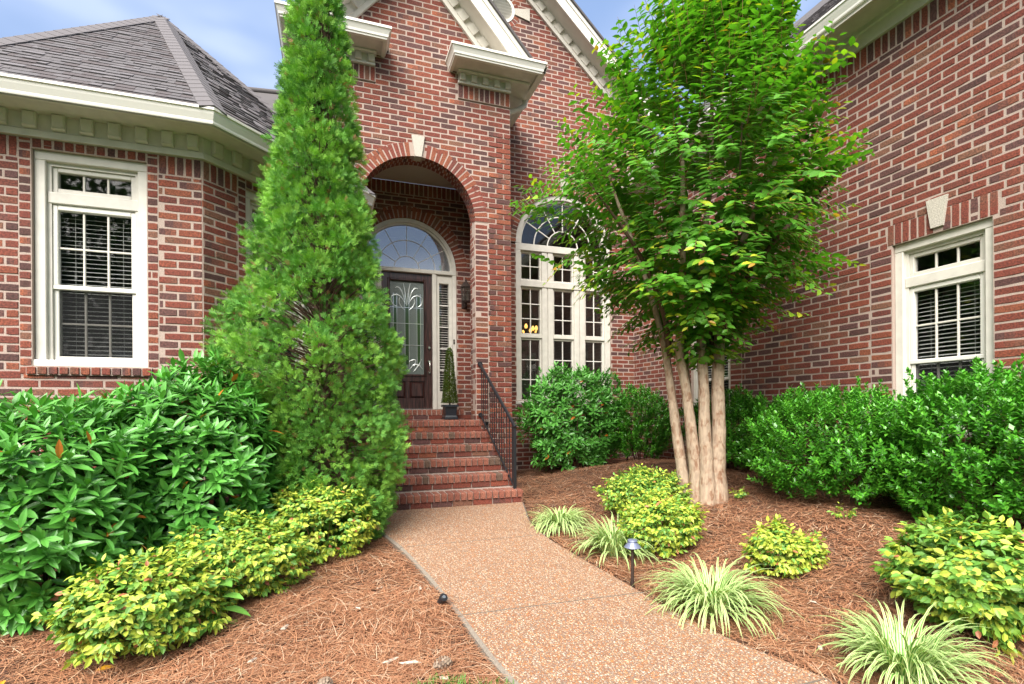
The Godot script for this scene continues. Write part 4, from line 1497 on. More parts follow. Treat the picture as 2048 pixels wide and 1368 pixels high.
func build_litter() -> void:
	for q in [[0.30, -3.0, 0.10, 0.035, 0.4], [0.40, -2.93, 0.13, 0.022, 2.9], [-0.30, -3.65, 0.075, 0.04, 1.0], [0.33, -4.1, 0.05, 0.02, 0.3], [0.62, -3.95, 0.06, 0.03, 1.4], [0.16, -3.75, 0.05, 0.025, 2.2], [-0.45, -3.35, 0.06, 0.03, 0.8], [0.55, -2.72, 0.06, 0.028, 2.4], [2.75, -2.35, 0.06, 0.035, 0.5], [3.1, -2.7, 0.05, 0.03, 1.9]]:
		var at := Vector3(q[0], ground_y(q[0], q[1]) + 0.028, q[1])
		var c := thing("wood_chip", "pale bleached wood chip lying on the pine straw", "wood chip", at, "pale chips scattered over the straw")
		var mb := MB.new()
		mb.col = Color(0.44, 0.36, 0.29) * rng.randf_range(0.75, 1.15)
		var l: float = q[2] * 0.5
		var w: float = q[3] * 0.5
		mb.hexa([Vector3(-l, -0.003, -w * 0.3), Vector3(l * 0.6, -0.002, -w), Vector3(l, 0.003, -w * 0.2), Vector3(-l * 0.7, 0.003, -w * 0.3), Vector3(-l * 0.5, -0.004, w), Vector3(l, -0.002, w * 0.3), Vector3(l * 0.5, 0.004, w * 0.15), Vector3(-l * 0.45, 0.006, w * 0.6)])
		build(mb, "chip", M.plain, c, Transform3D(Basis(Vector3.UP, q[4]) * Basis(Vector3.RIGHT, rng.randf_range(-0.3, 0.3)), Vector3.ZERO))
	for q in [[0.56, -2.84, 0.3], [-0.05, -2.86, 1.2]]:
		var at := Vector3(q[0], ground_y(q[0], q[1]) + 0.04, q[1])
		var c := thing("pine_cone", "weathered brown pine cone lying on the pine straw", "pine cone", at, "pine cones on the straw")
		var mb := MB.new()
		for i in 70:
			var t := i / 70.0
			var a := i * 2.39996
			var r := 0.026 * sin(PI * clampf(t * 0.92 + 0.06, 0, 1)) + 0.004
			mb.col = Color(0.12, 0.07, 0.045).lerp(Color(0.30, 0.23, 0.17), rng.randf())
			var p := Vector3(-0.05 + t * 0.1, cos(a) * r, sin(a) * r)
			var od := Vector3(0.5, cos(a), sin(a)).normalized()
			var sd := Vector3(0, -sin(a), cos(a))
			mb.quad(p - sd * 0.005, p + sd * 0.005, p + od * 0.014 + sd * 0.008, p + od * 0.014 - sd * 0.008)
			mb.tri(p + od * 0.014 - sd * 0.008, p + od * 0.014 + sd * 0.008, p + od * 0.012 + Vector3(0.008, 0, 0))
		mb.tube([Vector3(-0.052, 0, 0), Vector3(0, 0, 0), Vector3(0.05, 0, 0)], [0.008, 0.016, 0.004], 8)
		build(mb, "cone_scales", M.plain, c, Transform3D(Basis(Vector3.UP, q[2]), Vector3.ZERO))
	for q in [[-1.72, -3.62, 0.2], [-1.66, -3.5, 1.2], [-1.30, -3.62, 2.0], [-1.55, -3.35, 2.6]]:
		var at := Vector3(q[0], ground_y(q[0], q[1]) + 0.035, q[1])
		var c := thing("fallen_leaf", "yellow-orange fallen leaf lying on the straw", "leaf", at, "fallen leaves on the straw")
		var mb := MB.new()
		leaf(mb, 0.10, 0.045, 0.01, 0.012, Color(0.62, 0.30, 0.02) if q[2] < 2.1 else Color(0.42, 0.16, 0.06), 3)
		build(mb, "blade", M.grassy, c, Transform3D(Basis(Vector3.UP, q[2]) * Basis(Vector3.BACK, 0.2), Vector3.ZERO))

# ------------------------------------------------------------------ ground, walk, straw
func build_ground() -> void:
	var xs := []
	var zs := []
	for v in [-400.0, -150.0, -60.0, -30.0, -16.0, -11.0, -8.0]: xs.append(v)
	var x := -6.0
	while x < 7.05:
		xs.append(x)
		x += 0.15
	for v in [8.0, 11.0, 16.0, 30.0, 60.0, 150.0, 400.0]: xs.append(v)
	for v in [-400.0, -150.0, -60.0, -30.0, -18.0, -13.0]: zs.append(v)
	var z := -10.5
	while z < 2.05:
		zs.append(z)
		z += 0.15
	for v in [4.0, 7.0, 11.0, 18.0, 30.0, 60.0, 150.0, 400.0]: zs.append(v)
	var f := func(px: float, pz: float) -> Vector3: return Vector3(px, ground_y(clampf(px, -8, 8), clampf(pz, -12.0, 1.0)), pz)
	var mb := MB.new()
	var lawn := MB.new()
	for i in xs.size() - 1:
		for j in zs.size() - 1:
			var t: MB = mb if (zs[j] > -12.9 and zs[j] < -1.0 and absf(xs[i]) < 7.0) else lawn
			t.quad(f.call(xs[i], zs[j + 1]), f.call(xs[i + 1], zs[j + 1]), f.call(xs[i + 1], zs[j]), f.call(xs[i], zs[j]))
	structure(label_(build(mb, "ground", M.soil, self), "brown soil of the planting beds under the pine straw", "ground"))
	structure(label_(build(lawn, "lawn", M.lawn, self), "open green lawn ground around the planting beds", "ground"))

func label_(o: Node, label: String, category: String) -> Node:
	o.set_meta("label", label)
	o.set_meta("category", category)
	return o

func build_walk() -> void:
	var w := Node3D.new()
	w.name = "path"
	add_child(w)
	structure(label_(w, "pebbled concrete walk curving up to the brick steps", "path"))
	var joints := [0, 3, 7, 11, 16]
	for s in 4:
		var mb := MB.new()
		var e := MB.new()
		for i in range(joints[s], joints[s + 1]):
			var sub := 3
			for k in sub:
				var a := float(k) / sub
				var b := float(k + 1) / sub
				var first: bool = i == joints[s] and k == 0 and s > 0
				var last: bool = i == joints[s + 1] - 1 and k == sub - 1
				var g0 := 0.007 if first else 0.0
				var g1 := 0.007 if last else 0.0
				var L0 := _edge(LEFT_EDGE, i + a); var L1 := _edge(LEFT_EDGE, i + b)
				var R0 := _edge(RIGHT_EDGE, i + a); var R1 := _edge(RIGHT_EDGE, i + b)
				L0.z += g0; R0.z += g0; L1.z -= g1; R1.z -= g1
				var inn := (R0 - L0).normalized() * 0.02
				mb.quad(L1 + inn, R1 - inn, R0 - inn, L0 + inn)
				var dn := Vector3(0, -0.14, 0)
				var sh := Vector3(0, -0.016, 0)
				e.quad(L0 + sh + dn, L1 + sh + dn, L1 + sh, L0 + sh)
				e.quad(L0 + sh, L1 + sh, L1 + inn, L0 + inn)
				e.quad(R1 + sh + dn, R0 + sh + dn, R0 + sh, R1 + sh)
				e.quad(R1 + sh, R0 + sh, R0 - inn, R1 - inn)
				if last:
					e.quad(L1 + dn, R1 + dn, R1, L1)
				if first:
					e.quad(R0 + dn, L0 + dn, L0, R0)
		build(mb, "slab", M.walk, w)
		build(e, "slab_edge", M.curb, w)

func _edge(t: Array, k: float) -> Vector3:
	var i := clampi(int(floor(k)), 0, t.size() - 2)
	var f := k - i
	var p0: Array = t[maxi(i - 1, 0)]; var p1: Array = t[i]; var p2: Array = t[i + 1]; var p3: Array = t[mini(i + 2, t.size() - 1)]
	var c := func(j: int) -> float: return cubic_interpolate(p1[j], p2[j], p0[j], p3[j], f)
	var z: float = c.call(1)
	return Vector3(c.call(0), walk_y(z) + 0.012, z)

func on_walk(x: float, z: float, pad := 0.0) -> bool:
	if z < -6.2:
		return x > 0.25 - pad and x < 2.3 + pad
	for i in LEFT_EDGE.size() - 1:
		if z >= LEFT_EDGE[i][1] and z < LEFT_EDGE[i + 1][1]:
			var f: float = (z - LEFT_EDGE[i][1]) / (LEFT_EDGE[i + 1][1] - LEFT_EDGE[i][1])
			return x > lerpf(LEFT_EDGE[i][0], LEFT_EDGE[i + 1][0], f) - pad and x < lerpf(RIGHT_EDGE[i][0], RIGHT_EDGE[i + 1][0], f) + pad
	return false

func build_straw() -> void:
	var st := Node3D.new()
	st.name = "pine_straw"
	add_child(st)
	label_(st, "reddish brown pine straw mulch covering the planting beds", "mulch")
	st.set_meta("kind", "stuff")
	var nz := FastNoiseLite.new()
	nz.seed = 4
	nz.frequency = 0.8
	var mb := MB.new()
	var made := 0
	for i in 400000:
		if made > 78000:
			break
		var x := rng.randf_range(-3.4, 5.75)
		var z := rng.randf_range(-9.1, -1.1)
		var d := Vector2(x, z).length()
		if rng.randf() > clampf(pow(3.0 / d, 1.6), 0.12, 1.0) or on_walk(x, z, 0.03):
			continue
		if (z < ZL and x < 0.25) or (z < -7.6 and x < 2.8):
			continue
		if seen_size(Vector3(x, ground_y(x, z), z)) == 0.0 and rng.randf() > 0.2:
			continue
		made += 1
		var flow := nz.get_noise_2d(x, z) * 4.0
		var a := flow + rng.randf_range(-1.4, 1.4) if rng.randf() < 0.7 else rng.randf() * TAU
		var len := rng.randf_range(0.10, 0.21)
		var w := rng.randf_range(0.0011, 0.0018) * clampf(d / 3.5, 0.9, 1.6)
		var k := rng.randf()
		mb.col = Color(0.32, 0.125, 0.06).lerp(Color(0.50, 0.26, 0.14), rng.randf())
		if k < 0.16: mb.col = Color(0.17, 0.07, 0.035)
		elif k > 0.91: mb.col = Color(0.60, 0.43, 0.29)
		var bend := rng.randf_range(-0.7, 0.7)
		var lift := rng.randf_range(-0.03, 0.14)
		var y0 := rng.randf_range(0.002, 0.034)
		var dir := Vector3(cos(a), lift, sin(a))
		var prev := Vector3(x, ground_y(x, z) + y0, z)
		for q in 3:
			dir = dir.rotated(Vector3.UP, bend / 3.0)
			dir.y -= 0.05
			var nx := prev + dir.normalized() * len / 3.0
			nx.y = maxf(nx.y, ground_y(nx.x, nx.z) + 0.002)
			var sd := dir.cross(Vector3.UP).normalized() * w
			mb.quad(prev - sd, prev + sd, nx + sd * 0.9, nx - sd * 0.9)
			prev = nx
	build(mb, "needles", M.straw, st)

func multi(mesh: Mesh, list: Array, called: String, parent: Node) -> MultiMeshInstance3D:
	var mm := MultiMesh.new()
	mm.transform_format = MultiMesh.TRANSFORM_3D
	mm.use_colors = true
	mm.mesh = mesh
	mm.instance_count = list.size()
	for i in list.size():
		mm.set_instance_transform(i, list[i][0])
		mm.set_instance_color(i, list[i][1])
	var o := MultiMeshInstance3D.new()
	o.name = called
	o.multimesh = mm
	parent.add_child(o, true)
	return o

# ------------------------------------------------------------------ plants
# one leaf along +Z, upper side +Y, folded along its midrib
func leaf(mb: MB, l: float, w: float, fold: float, droop: float, c: Color, rows := 2) -> void:
	var ts := [0.0, 0.45, 1.0] if rows == 1 else [0.0, 0.3, 0.65, 1.0] if rows == 2 else [0.0, 0.18, 0.42, 0.68, 0.87, 1.0]
	var ws := [0.0, 1.0, 0.0] if rows == 1 else [0.0, 0.92, 0.82, 0.0] if rows == 2 else [0.0, 0.62, 1.0, 0.86, 0.42, 0.0]
	var p := []
	for i in ts.size():
		var t: float = ts[i]
		var y := -droop * t * t
		var h: float = ws[i] * w * 0.5
		p.append([Vector3(-h, y + fold * ws[i], t * l), Vector3(0, y, t * l), Vector3(h, y + fold * ws[i], t * l)])
	for i in ts.size() - 1:
		mb.col = c
		if i == 0:
			mb.tri(p[0][1], p[1][1], p[1][0]); mb.tri(p[0][1], p[1][2], p[1][1])
		elif i == ts.size() - 2:
			mb.tri(p[i][0], p[i][1], p[i + 1][1]); mb.tri(p[i][1], p[i][2], p[i + 1][1])
		else:
			mb.quad(p[i][0], p[i][1], p[i + 1][1], p[i + 1][0])
			mb.quad(p[i][1], p[i][2], p[i + 1][2], p[i + 1][1])

func aim(d: Vector3, up := Vector3.UP) -> Basis:
	var z := d.normalized()
	var x := up.cross(z)
	if x.length() < 0.02:
		x = Vector3.RIGHT.cross(z)
	x = x.normalized()
	return Basis(x, z.cross(x), z)

func rdir() -> Vector3:
	var z := rng.randf_range(-1.0, 1.0)
	var a := rng.randf() * TAU
	var r := sqrt(1.0 - z * z)
	return Vector3(r * cos(a), z, r * sin(a))

# leaves: [Transform3D (world), Color]; the ones that show largest become parts, the rest one mass
func plant_leaves(plant: Node3D, list: Array, shapes: Array, m: Material, singles: int) -> void:
	var base := plant.position
	if singles > 0:
		var order := []
		for i in list.size():
			var t: Transform3D = list[i][0]
			var f := (CAM - base)
			f.y = 0.3
			var front := (t.origin - base).dot(f.normalized())
			order.append([seen_size(t.origin) * (0.05 + maxf(0.0, front)), i])
		order.sort_custom(func(p, q): return p[0] > q[0])
		var tones := []
		for k in 10:
			var cc: Color = list[order[rng.randi() % order.size()][1]][1]
			var row := []
			for s in shapes:
				var mb := MB.new()
				mb.v = s.v
				mb.n = s.n
				for q in s.c:
					mb.c.append(q * cc)
				row.append(mb.mesh(m))
			tones.append([cc, row])
		var used := {}
		for k in mini(singles, order.size()):
			var i: int = order[k][1]
			used[i] = true
			var c: Color = list[i][1]
			var best := 0
			var bd := 1e9
			for q in tones.size():
				var e: Color = tones[q][0]
				var dd := absf(e.r - c.r) + absf(e.g - c.g) + absf(e.b - c.b)
				if dd < bd:
					bd = dd
					best = q
			var t: Transform3D = list[i][0]
			put(tones[best][1][i % shapes.size()], "leaf", plant, Transform3D(t.basis, t.origin - base))
		var left := []
		for i in list.size():
			if not used.has(i):
				left.append(list[i])
		list = left
	var mb := MB.new()
	for i in list.size():
		var t: Transform3D = list[i][0]
		var s: MB = shapes[i % shapes.size()]
		mb.v.append_array(Transform3D(t.basis, t.origin - base) * s.v)
		mb.n.append_array(Transform3D(t.basis.orthonormalized(), Vector3.ZERO) * s.n)
		var cc := PackedColorArray()
		cc.resize(s.v.size())
		cc.fill(list[i][1])
		mb.c.append_array(cc)
	if list.size() > 0:
		build(mb, "leaves", m, plant).set_meta("kind", "stuff")

func leaf_shapes(w: float, fold: float, droop: float, rows: int, n := 3) -> Array:
	var r := []
	for i in n:
		var mb := MB.new()
		leaf(mb, 1.0, w * rng.randf_range(0.85, 1.15), fold * rng.randf_range(0.5, 1.4), droop * rng.randf_range(0.2, 1.7), Color.WHITE, rows)
		r.append(mb)
	return r

# twig tips over a lumpy dome; f(tip, outward, depth01) adds leaves
func dome(c: Vector3, rx: float, ry: float, rz: float, n: int, low: float, seed_: int, f: Callable, boxy := 1.0) -> void:
	var nz := FastNoiseLite.new()
	nz.seed = seed_
	nz.frequency = 1.1
	for i in n:
		var d := rdir()
		if d.y < low:
			continue
		var k := pow(rng.randf(), 0.33)
		if rng.randf() < 0.72:
			k = rng.randf_range(0.86, 1.03)
		var lump := 1.0 + 0.38 * nz.get_noise_3d(d.x * 1.7, d.y * 1.7, d.z * 1.7)
		var e := Vector3(signf(d.x) * pow(absf(d.x), boxy), signf(d.y) * pow(absf(d.y), boxy), signf(d.z) * pow(absf(d.z), boxy))
		var p := c + Vector3(e.x * rx, e.y * ry, e.z * rz) * k * lump
		if p.y < ground_y(p.x, p.z) + 0.04:
			continue
		var o := Vector3(d.x / rx, d.y / ry, d.z / rz).normalized()
		f.call(p, o, k)

func stems(plant: Node3D, tops: Array, r0: float, m: Material, called := "stem") -> void:
	for t in tops:
		var mb := MB.new()
		var e: Vector3 = t
		var b := Vector3(e.x * 0.18, -0.08, e.z * 0.18)
		mb.tube([b, b.lerp(e, 0.5) + Vector3(rng.randf_range(-0.03, 0.03), 0.03, rng.randf_range(-0.03, 0.03)), e], [r0, r0 * 0.7, r0 * 0.3], 6)
		build(mb, called, m, plant)

func laurel(label: String, at: Vector3, rx: float, top: float, rz: float, twigs: int, ll: float, tone: Color, singles: int, seed_: int) -> void:
	at.y = ground_y(at.x, at.z)
	var p := thing("laurel_bush", label, "bush", at)
	var h := top - at.y
	var list := []
	dome(at + Vector3(0, h * 0.5, 0), rx, h * 0.5, rz, twigs, -0.93, seed_, func(tip: Vector3, o: Vector3, _k: float):
		var ax := (o * 0.75 + Vector3(0, 0.75, 0) + rdir() * 0.3).normalized()
		var nl := rng.randi_range(7, 10)
		var b := aim(ax, Vector3(0.3, 0.2, 0.9))
		for i in nl:
			var a := i * 2.4 + rng.randf_range(-0.3, 0.3)
			var t := float(i) / nl
			var spread: float = lerp(1.3, 0.3, t) + rng.randf_range(-0.15, 0.15)
			var d := (b.z * cos(spread) + (b.x * cos(a) + b.y * sin(a)) * sin(spread)).normalized()
			d.y -= 0.3 * (1.0 - t)
			var up := (Vector3.UP * 0.5 + b.z * 0.5 + o * 0.7).normalized()
			var s := ll * rng.randf_range(0.7, 1.15) * (1.0 - 0.25 * t)
			var c := tone * rng.randf_range(0.85, 1.25)
			if rng.randf() < 0.012:
				c = Color(0.42, 0.14, 0.02)
			list.append([Transform3D(aim(d, up).scaled(Vector3.ONE * s), tip - ax * 0.07 * (1.0 - t)), c]), 0.9)
	var tops := []
	for i in 7:
		var a := TAU * i / 7.0
		tops.append(Vector3(cos(a) * rx * 0.6, h * rng.randf_range(0.55, 0.85), sin(a) * rz * 0.6))
	stems(p, tops, 0.016, M.dark_bark)
	plant_leaves(p, list, leaf_shapes(0.29, 0.04, 0.12, 3), M.laurel, singles)

func holly(label: String, at: Vector3, rx: float, top: float, rz: float, twigs: int, tone: Color, singles: int, seed_: int, ll := 0.05) -> void:
	at.y = ground_y(at.x, at.z)
	var p := thing("holly_bush", label, "bush", at)
	var h := top - at.y
	var list := []
	dome(at + Vector3(0, h * 0.52, 0), rx, h * 0.48, rz, twigs, -0.85, seed_, func(tip: Vector3, o: Vector3, k: float):
		var ax := (o * 0.6 + Vector3(0, 0.9, 0) + rdir() * 0.4).normalized()
		var b := aim(ax, Vector3(0.3, 0.2, 0.9))
		var len := rng.randf_range(0.07, 0.16)
		if k > 0.95 and o.y > 0.35 and rng.randf() < 0.15:
			len += 0.12
		var nl := int(len / 0.0085)
		for i in nl:
			var a := i * 2.4 + rng.randf_range(-0.3, 0.3)
			var t := float(i) / nl
			var spread: float = lerp(1.25, 0.5, t) + rng.randf_range(-0.2, 0.2)
			var d := (b.z * cos(spread) + (b.x * cos(a) + b.y * sin(a)) * sin(spread)).normalized()
			var s := ll * rng.randf_range(0.75, 1.2)
			var c := tone * rng.randf_range(0.7, 1.25)
			if rng.randf() < 0.3:
				c = Color(0.11, 0.36, 0.03)
			list.append([Transform3D(aim(d, (b.z + Vector3.UP * 0.5)).scaled(Vector3.ONE * s), tip - ax * len * (0.6 - t)), c]))
	var tops := []
	for i in 8:
		var a := TAU * i / 8.0
		tops.append(Vector3(cos(a) * rx * 0.6, h * rng.randf_range(0.5, 0.8), sin(a) * rz * 0.6))
	stems(p, tops, 0.014, M.dark_bark)
	plant_leaves(p, list, leaf_shapes(0.55, 0.06, 0.1, 1), M.holly, singles)

func nandina(label: String, at: Vector3, rx: float, h: float, rz: float, fronds: int, singles: int, seed_: int, ll := 0.046, red := 0.07, yellow := 0.55) -> void:
	at.y = ground_y(at.x, at.z)
	var p := thing("nandina_shrub", label, "shrub", at, "yellow-green nandina shrubs")
	var list := []
	dome(at + Vector3(0, h * 0.48, 0), rx, h * 0.52, rz, fronds, -0.88, seed_, func(tip: Vector3, o: Vector3, k: float):
		var ax := (o * 0.8 + Vector3(0, 0.55, 0) + rdir() * 0.35).normalized()
		var b := aim(ax)
		var old := Color(0.13, 0.30, 0.045) if rng.randf() < 0.6 else Color(0.22, 0.40, 0.055)
		for j in [-1, 0, 1]:
			var bd: Vector3 = (ax + b.x * 0.8 * float(j)).normalized()
			var bp: Vector3 = tip - ax * 0.05
			for i in 4:
				var t := i / 3.0
				var base: Vector3 = bp + bd * 0.075 * t
				for s in ([-1.0, 1.0] if i < 3 else [0.0]):
					var side: Vector3 = bd.cross(Vector3.UP)
					if side.length() < 0.05: side = b.x
					side = side.normalized()
					var d: Vector3 = (bd * (0.55 if s != 0.0 else 1.0) + side * float(s) * 0.8 + Vector3(0, -0.75, 0) + o * 0.25 + rdir() * 0.5).normalized()
					list.append([Transform3D(aim(d, Vector3.UP * 0.25 + o + rdir() * 0.4).scaled(Vector3.ONE * ll * 0.98 * rng.randf_range(0.75, 1.2)), base), (Color(0.46, 0.17, 0.08) if rng.randf() < red * 0.35 else (Color(0.47, 0.56, 0.07) if i >= 1 and rng.randf() < yellow * 0.95 else old)) * rng.randf_range(0.75, 1.2)]))
	var tops := []
	for i in 6:
		var a := TAU * i / 6.0
		tops.append(Vector3(cos(a) * rx * 0.5, h * rng.randf_range(0.5, 0.8), sin(a) * rz * 0.5))
	stems(p, tops, 0.006, M.twig)
	plant_leaves(p, list, leaf_shapes(0.54, 0.05, 0.16, 2), M.nandina, singles)

func liriope(label: String, at: Vector3, reach: float, h: float, blades: int) -> void:
	at.y = ground_y(at.x, at.z)
	var p := thing("liriope_clump", label, "grass clump", at, "variegated liriope clumps along the walk")
	var kinds := []
	for q in 9:
		var mb := MB.new()
		var up := rng.randf_range(0.85, 1.52)
		var bend := rng.randf_range(1.7, 3.3)
		var ang := up
		var pos := Vector3.ZERO
		var n := 8
		var w0 := rng.randf_range(0.0075, 0.0115)
		var tone := rng.randf_range(0.85, 1.12)
		var pts := []
		for i in n + 1:
			var t := float(i) / n
			var w := w0 * (0.55 + 0.45 * sin(PI * minf(t * 1.3 + 0.15, 1.0))) * (1.0 if t < 0.75 else (1.0 - t) / 0.25 + 0.04)
			pts.append([pos, w])
			var dir := Vector3(0, sin(ang), cos(ang))
			pos += dir / n
			ang -= bend / n * (0.5 + t)
		for i in n:
			var a: Vector3 = pts[i][0]
			var b: Vector3 = pts[i + 1][0]
			var wa: float = pts[i][1]
			var wb: float = pts[i + 1][1]
			var L := [-1.0, -0.42, 0.42, 1.0]
			for k in 3:
				mb.col = (Color(0.12, 0.31, 0.05) if k == 1 else Color(0.60, 0.68, 0.31)) * tone
				var lift := Vector3(0, 0.0016, 0)
				var fa := Vector3(L[k] * wa, 0, 0) + lift * absf(L[k])
				var fb := Vector3(L[k + 1] * wa, 0, 0) + lift * absf(L[k + 1])
				var ga := Vector3(L[k] * wb, 0, 0) + lift * absf(L[k])
				var gb := Vector3(L[k + 1] * wb, 0, 0) + lift * absf(L[k + 1])
				mb.quad(a + fa, b + ga, b + gb, a + fb)
		kinds.append(mb.mesh(M.grassy))
	for i in blades:
		var a := rng.randf() * TAU
		var r := sqrt(rng.randf()) * reach * 0.28
		var lean := rng.randf_range(-0.3, 0.4) * (r / (reach * 0.28) + 0.3)
		var s := rng.randf_range(0.7, 1.12) * (reach + h) * 0.46
		var b := Basis(Vector3.UP, a + rng.randf_range(-0.5, 0.5)) * Basis(Vector3.RIGHT, lean)
		var o := Vector3(sin(a) * r, 0, cos(a) * r)
		o.y = ground_y(at.x + o.x, at.z + o.z) - at.y
		put(kinds[rng.randi() % 9], "leaf_blade", p, Transform3D(b.scaled_local(Vector3(1.0, s, s)), o))

func myrtle() -> void:
	var at := Vector3(3.87, 0, -4.73)
	at.y = ground_y(at.x, at.z) - 0.02
	var p := thing("crape_myrtle", "multi-stemmed tree with smooth tan trunks and bright green crown", "tree", at)
	var rt := Vector3(0.9455, 0, 0.3256)
	var fw := Vector3(0.3256, 0, -0.9455)
	var P := func(px: float, py: float, dz: float) -> Vector3: return rt * ((px - 1410.0) / 182.0) + fw * dz + Vector3(0, (995.0 - py) / 182.0, 0)
	var trunks := [
		[[1378, 1004, 0.10], [1372, 940, 0.11], [1360, 850, 0.12], [1350, 760, 0.12], [1338, 690, 0.13], [1322, 600, 0.2], [1290, 480, 0.3], [1240, 330, 0.35], [1215, 210, 0.4]],
		[[1394, 1004, 0.02], [1390, 930, 0.0], [1382, 850, -0.02], [1372, 760, -0.03], [1358, 690, -0.04], [1362, 610, -0.1], [1358, 480, -0.15], [1360, 330, -0.15], [1350, 160, -0.1], [1345, 20, -0.1]],
		[[1410, 1006, -0.06], [1408, 930, -0.08], [1406, 850, -0.08], [1404, 760, -0.06], [1402, 680, -0.02], [1408, 600, 0.05], [1418, 470, 0.1], [1440, 320, 0.2], [1450, 150, 0.3], [1455, 0, 0.3]],
		[[1432, 1006, -0.02], [1432, 930, -0.03], [1434, 850, -0.03], [1437, 760, -0.02], [1440, 660, 0.0], [1452, 590, 0.02], [1490, 470, 0.0], [1545, 330, -0.05], [1580, 190, -0.1]],
		[[1402, 1000, 0.18], [1396, 900, 0.2], [1392, 800, 0.22], [1386, 700, 0.24], [1395, 600, 0.35], [1400, 450, 0.55], [1410, 280, 0.7], [1420, 120, 0.8]],
		[[1436, 700, 0.04], [1432, 640, 0.1], [1470, 540, 0.35], [1530, 430, 0.6], [1590, 320, 0.7]],
		[[1440, 690, -0.02], [1446, 640, -0.08], [1440, 540, -0.4], [1425, 430, -0.7], [1420, 320, -0.85]],
		[[1345, 700, 0.1], [1330, 620, 0.0], [1270, 520, -0.3], [1200, 430, -0.45], [1150, 370, -0.5]],
		[[1452, 620, 0.0], [1500, 520, -0.3], [1580, 420, -0.5], [1650, 350, -0.5]],
	]
	var wid := [0.066, 0.07, 0.076, 0.094, 0.05, 0.04, 0.035, 0.035, 0.035]
	var nodes := []
	for i in trunks.size():
		var pts := []
		var rad := []
		var t: Array = trunks[i]
		for k in t.size():
			var q: Vector3 = P.call(t[k][0], t[k][1], t[k][2])
			if t[k][1] < 980: q += Vector3(rng.randf_range(-0.008, 0.008), 0, rng.randf_range(-0.008, 0.008))
			pts.append(q)
			var f := float(k) / (t.size() - 1)
			rad.append(wid[i] * lerpf(1.0, 0.13, pow(f, 1.1)) * (1.55 if k == 0 and i < 5 else (1.12 if k == 1 and i < 5 else 1.0)))
			if f > 0.45:
				nodes.append(q)
		# smooth the line
		var sp := []
		var sr := []
		for k in pts.size() - 1:
			for s in 4:
				var f := s / 4.0
				sp.append((pts[k] as Vector3).cubic_interpolate(pts[k + 1], pts[maxi(k - 1, 0)], pts[mini(k + 2, pts.size() - 1)], f))
				sr.append(lerpf(rad[k], rad[k + 1], f) * (1.0 + 0.05 * sin(k * 3.1 + s * 1.7 + i)))
		sp.append(pts[-1]); sr.append(rad[-1])
		var mb := MB.new()
		mb.tube(sp, sr, 14)
		build(mb, "trunk" if i < 5 else "branch", M.bark if i < 5 else M.dark_bark, p)
	# crown: twigs with paired leaves
	var prof := [[1.75, 0.4], [2.05, 0.85], [2.45, 1.2], [3.0, 1.5], [3.5, 1.66], [4.0, 1.62], [4.5, 1.38], [5.0, 1.1], [5.4, 0.88], [5.7, 0.62], [5.98, 0.25]]
	var rad_at := func(y: float) -> float:
		for k in prof.size() - 1:
			if y >= prof[k][0] and y < prof[k + 1][0]:
				return lerpf(prof[k][1], prof[k + 1][1], (y - prof[k][0]) / (prof[k + 1][0] - prof[k][0]))
		return 0.0
	var nz := FastNoiseLite.new()
	nz.seed = 5
	nz.frequency = 0.9
	var list := []
	var tw := MB.new()
	tw.col = Color(0.22, 0.11, 0.05)
	for i in 1800:
		var y := rng.randf_range(1.75, 5.97)
		var a := rng.randf() * TAU
		var d := Vector3(cos(a), 0, sin(a))
		var R: float = rad_at.call(y) * (1.0 + 0.6 * nz.get_noise_3d(d.x * 1.9, y * 1.2, d.z * 1.9)) * (1.0 - 0.10 * d.dot(rt))
		var k := rng.randf_range(0.78, 1.0) if rng.randf() < 0.66 else sqrt(rng.randf_range(0.06, 0.7))
		if y < 2.25 and rng.randf() < 0.6:
			continue
		var q := Vector3(0, y - at.y, 0) + d * R * k + rt * 0.16 * ss(3.5, 5.5, y)
		if at.x + q.x > XR - 0.14:
			continue
		var up := ss(2.2, 5.2, y)
		var ax := (d * lerpf(1.0, 0.7, up) + Vector3(0, lerpf(-0.12, 0.85, up), 0) + rdir() * 0.45).normalized()
		var len := rng.randf_range(0.3, 0.55)
		var side := ax.cross(Vector3.UP)
		if side.length() < 0.2:
			side = ax.cross(d.rotated(Vector3.UP, 1.2))
		side = side.normalized()
		var nrm := side.cross(ax).normalized()
		var st := q - ax * len
		var sag := Vector3(0, lerpf(-0.16, 0.02, up) * len * 2.0, 0)
		tw.tube([st, st + ax * len * 0.5 + sag * 0.25, st + ax * len + sag], [0.0028, 0.0022, 0.0012], 4, false)
		var nl := int(len / 0.036)
		var fresh := rng.randf() < 0.55
		var tint := rng.randf_range(0.8, 1.2)
		for j in nl:
			var t := float(j) / nl
			var s := -1.0 if j % 2 else 1.0
			var ld := (ax * 0.55 + side * s * 0.9 + nrm * rng.randf_range(-0.25, 0.3) + Vector3(0, -0.3, 0) + rdir() * 0.2).normalized()
			var c := Color(0.11, 0.31, 0.03) * tint
			if fresh and rng.randf() < 0.6 and j >= nl - 5:
				c = Color(0.27, 0.47, 0.035)
				if j >= nl - 3 and rng.randf() < 0.5:
					c = Color(0.48, 0.52, 0.04) if rng.randf() < 0.8 else Color(0.45, 0.26, 0.04)
			var sz := 0.132 * rng.randf_range(0.8, 1.15) * (1.0 - 0.5 * t * t)
			list.append([Transform3D(aim(ld, nrm * 0.6 + d * 0.75 + Vector3.UP * 0.25).scaled(Vector3.ONE * sz), at + st + ax * len * t + sag * t * t), c * rng.randf_range(0.82, 1.18)])
	build(tw, "twigs", M.plain, p)
	plant_leaves(p, list, leaf_shapes(0.56, 0.05, 0.12, 2), M.myrtle, 300)

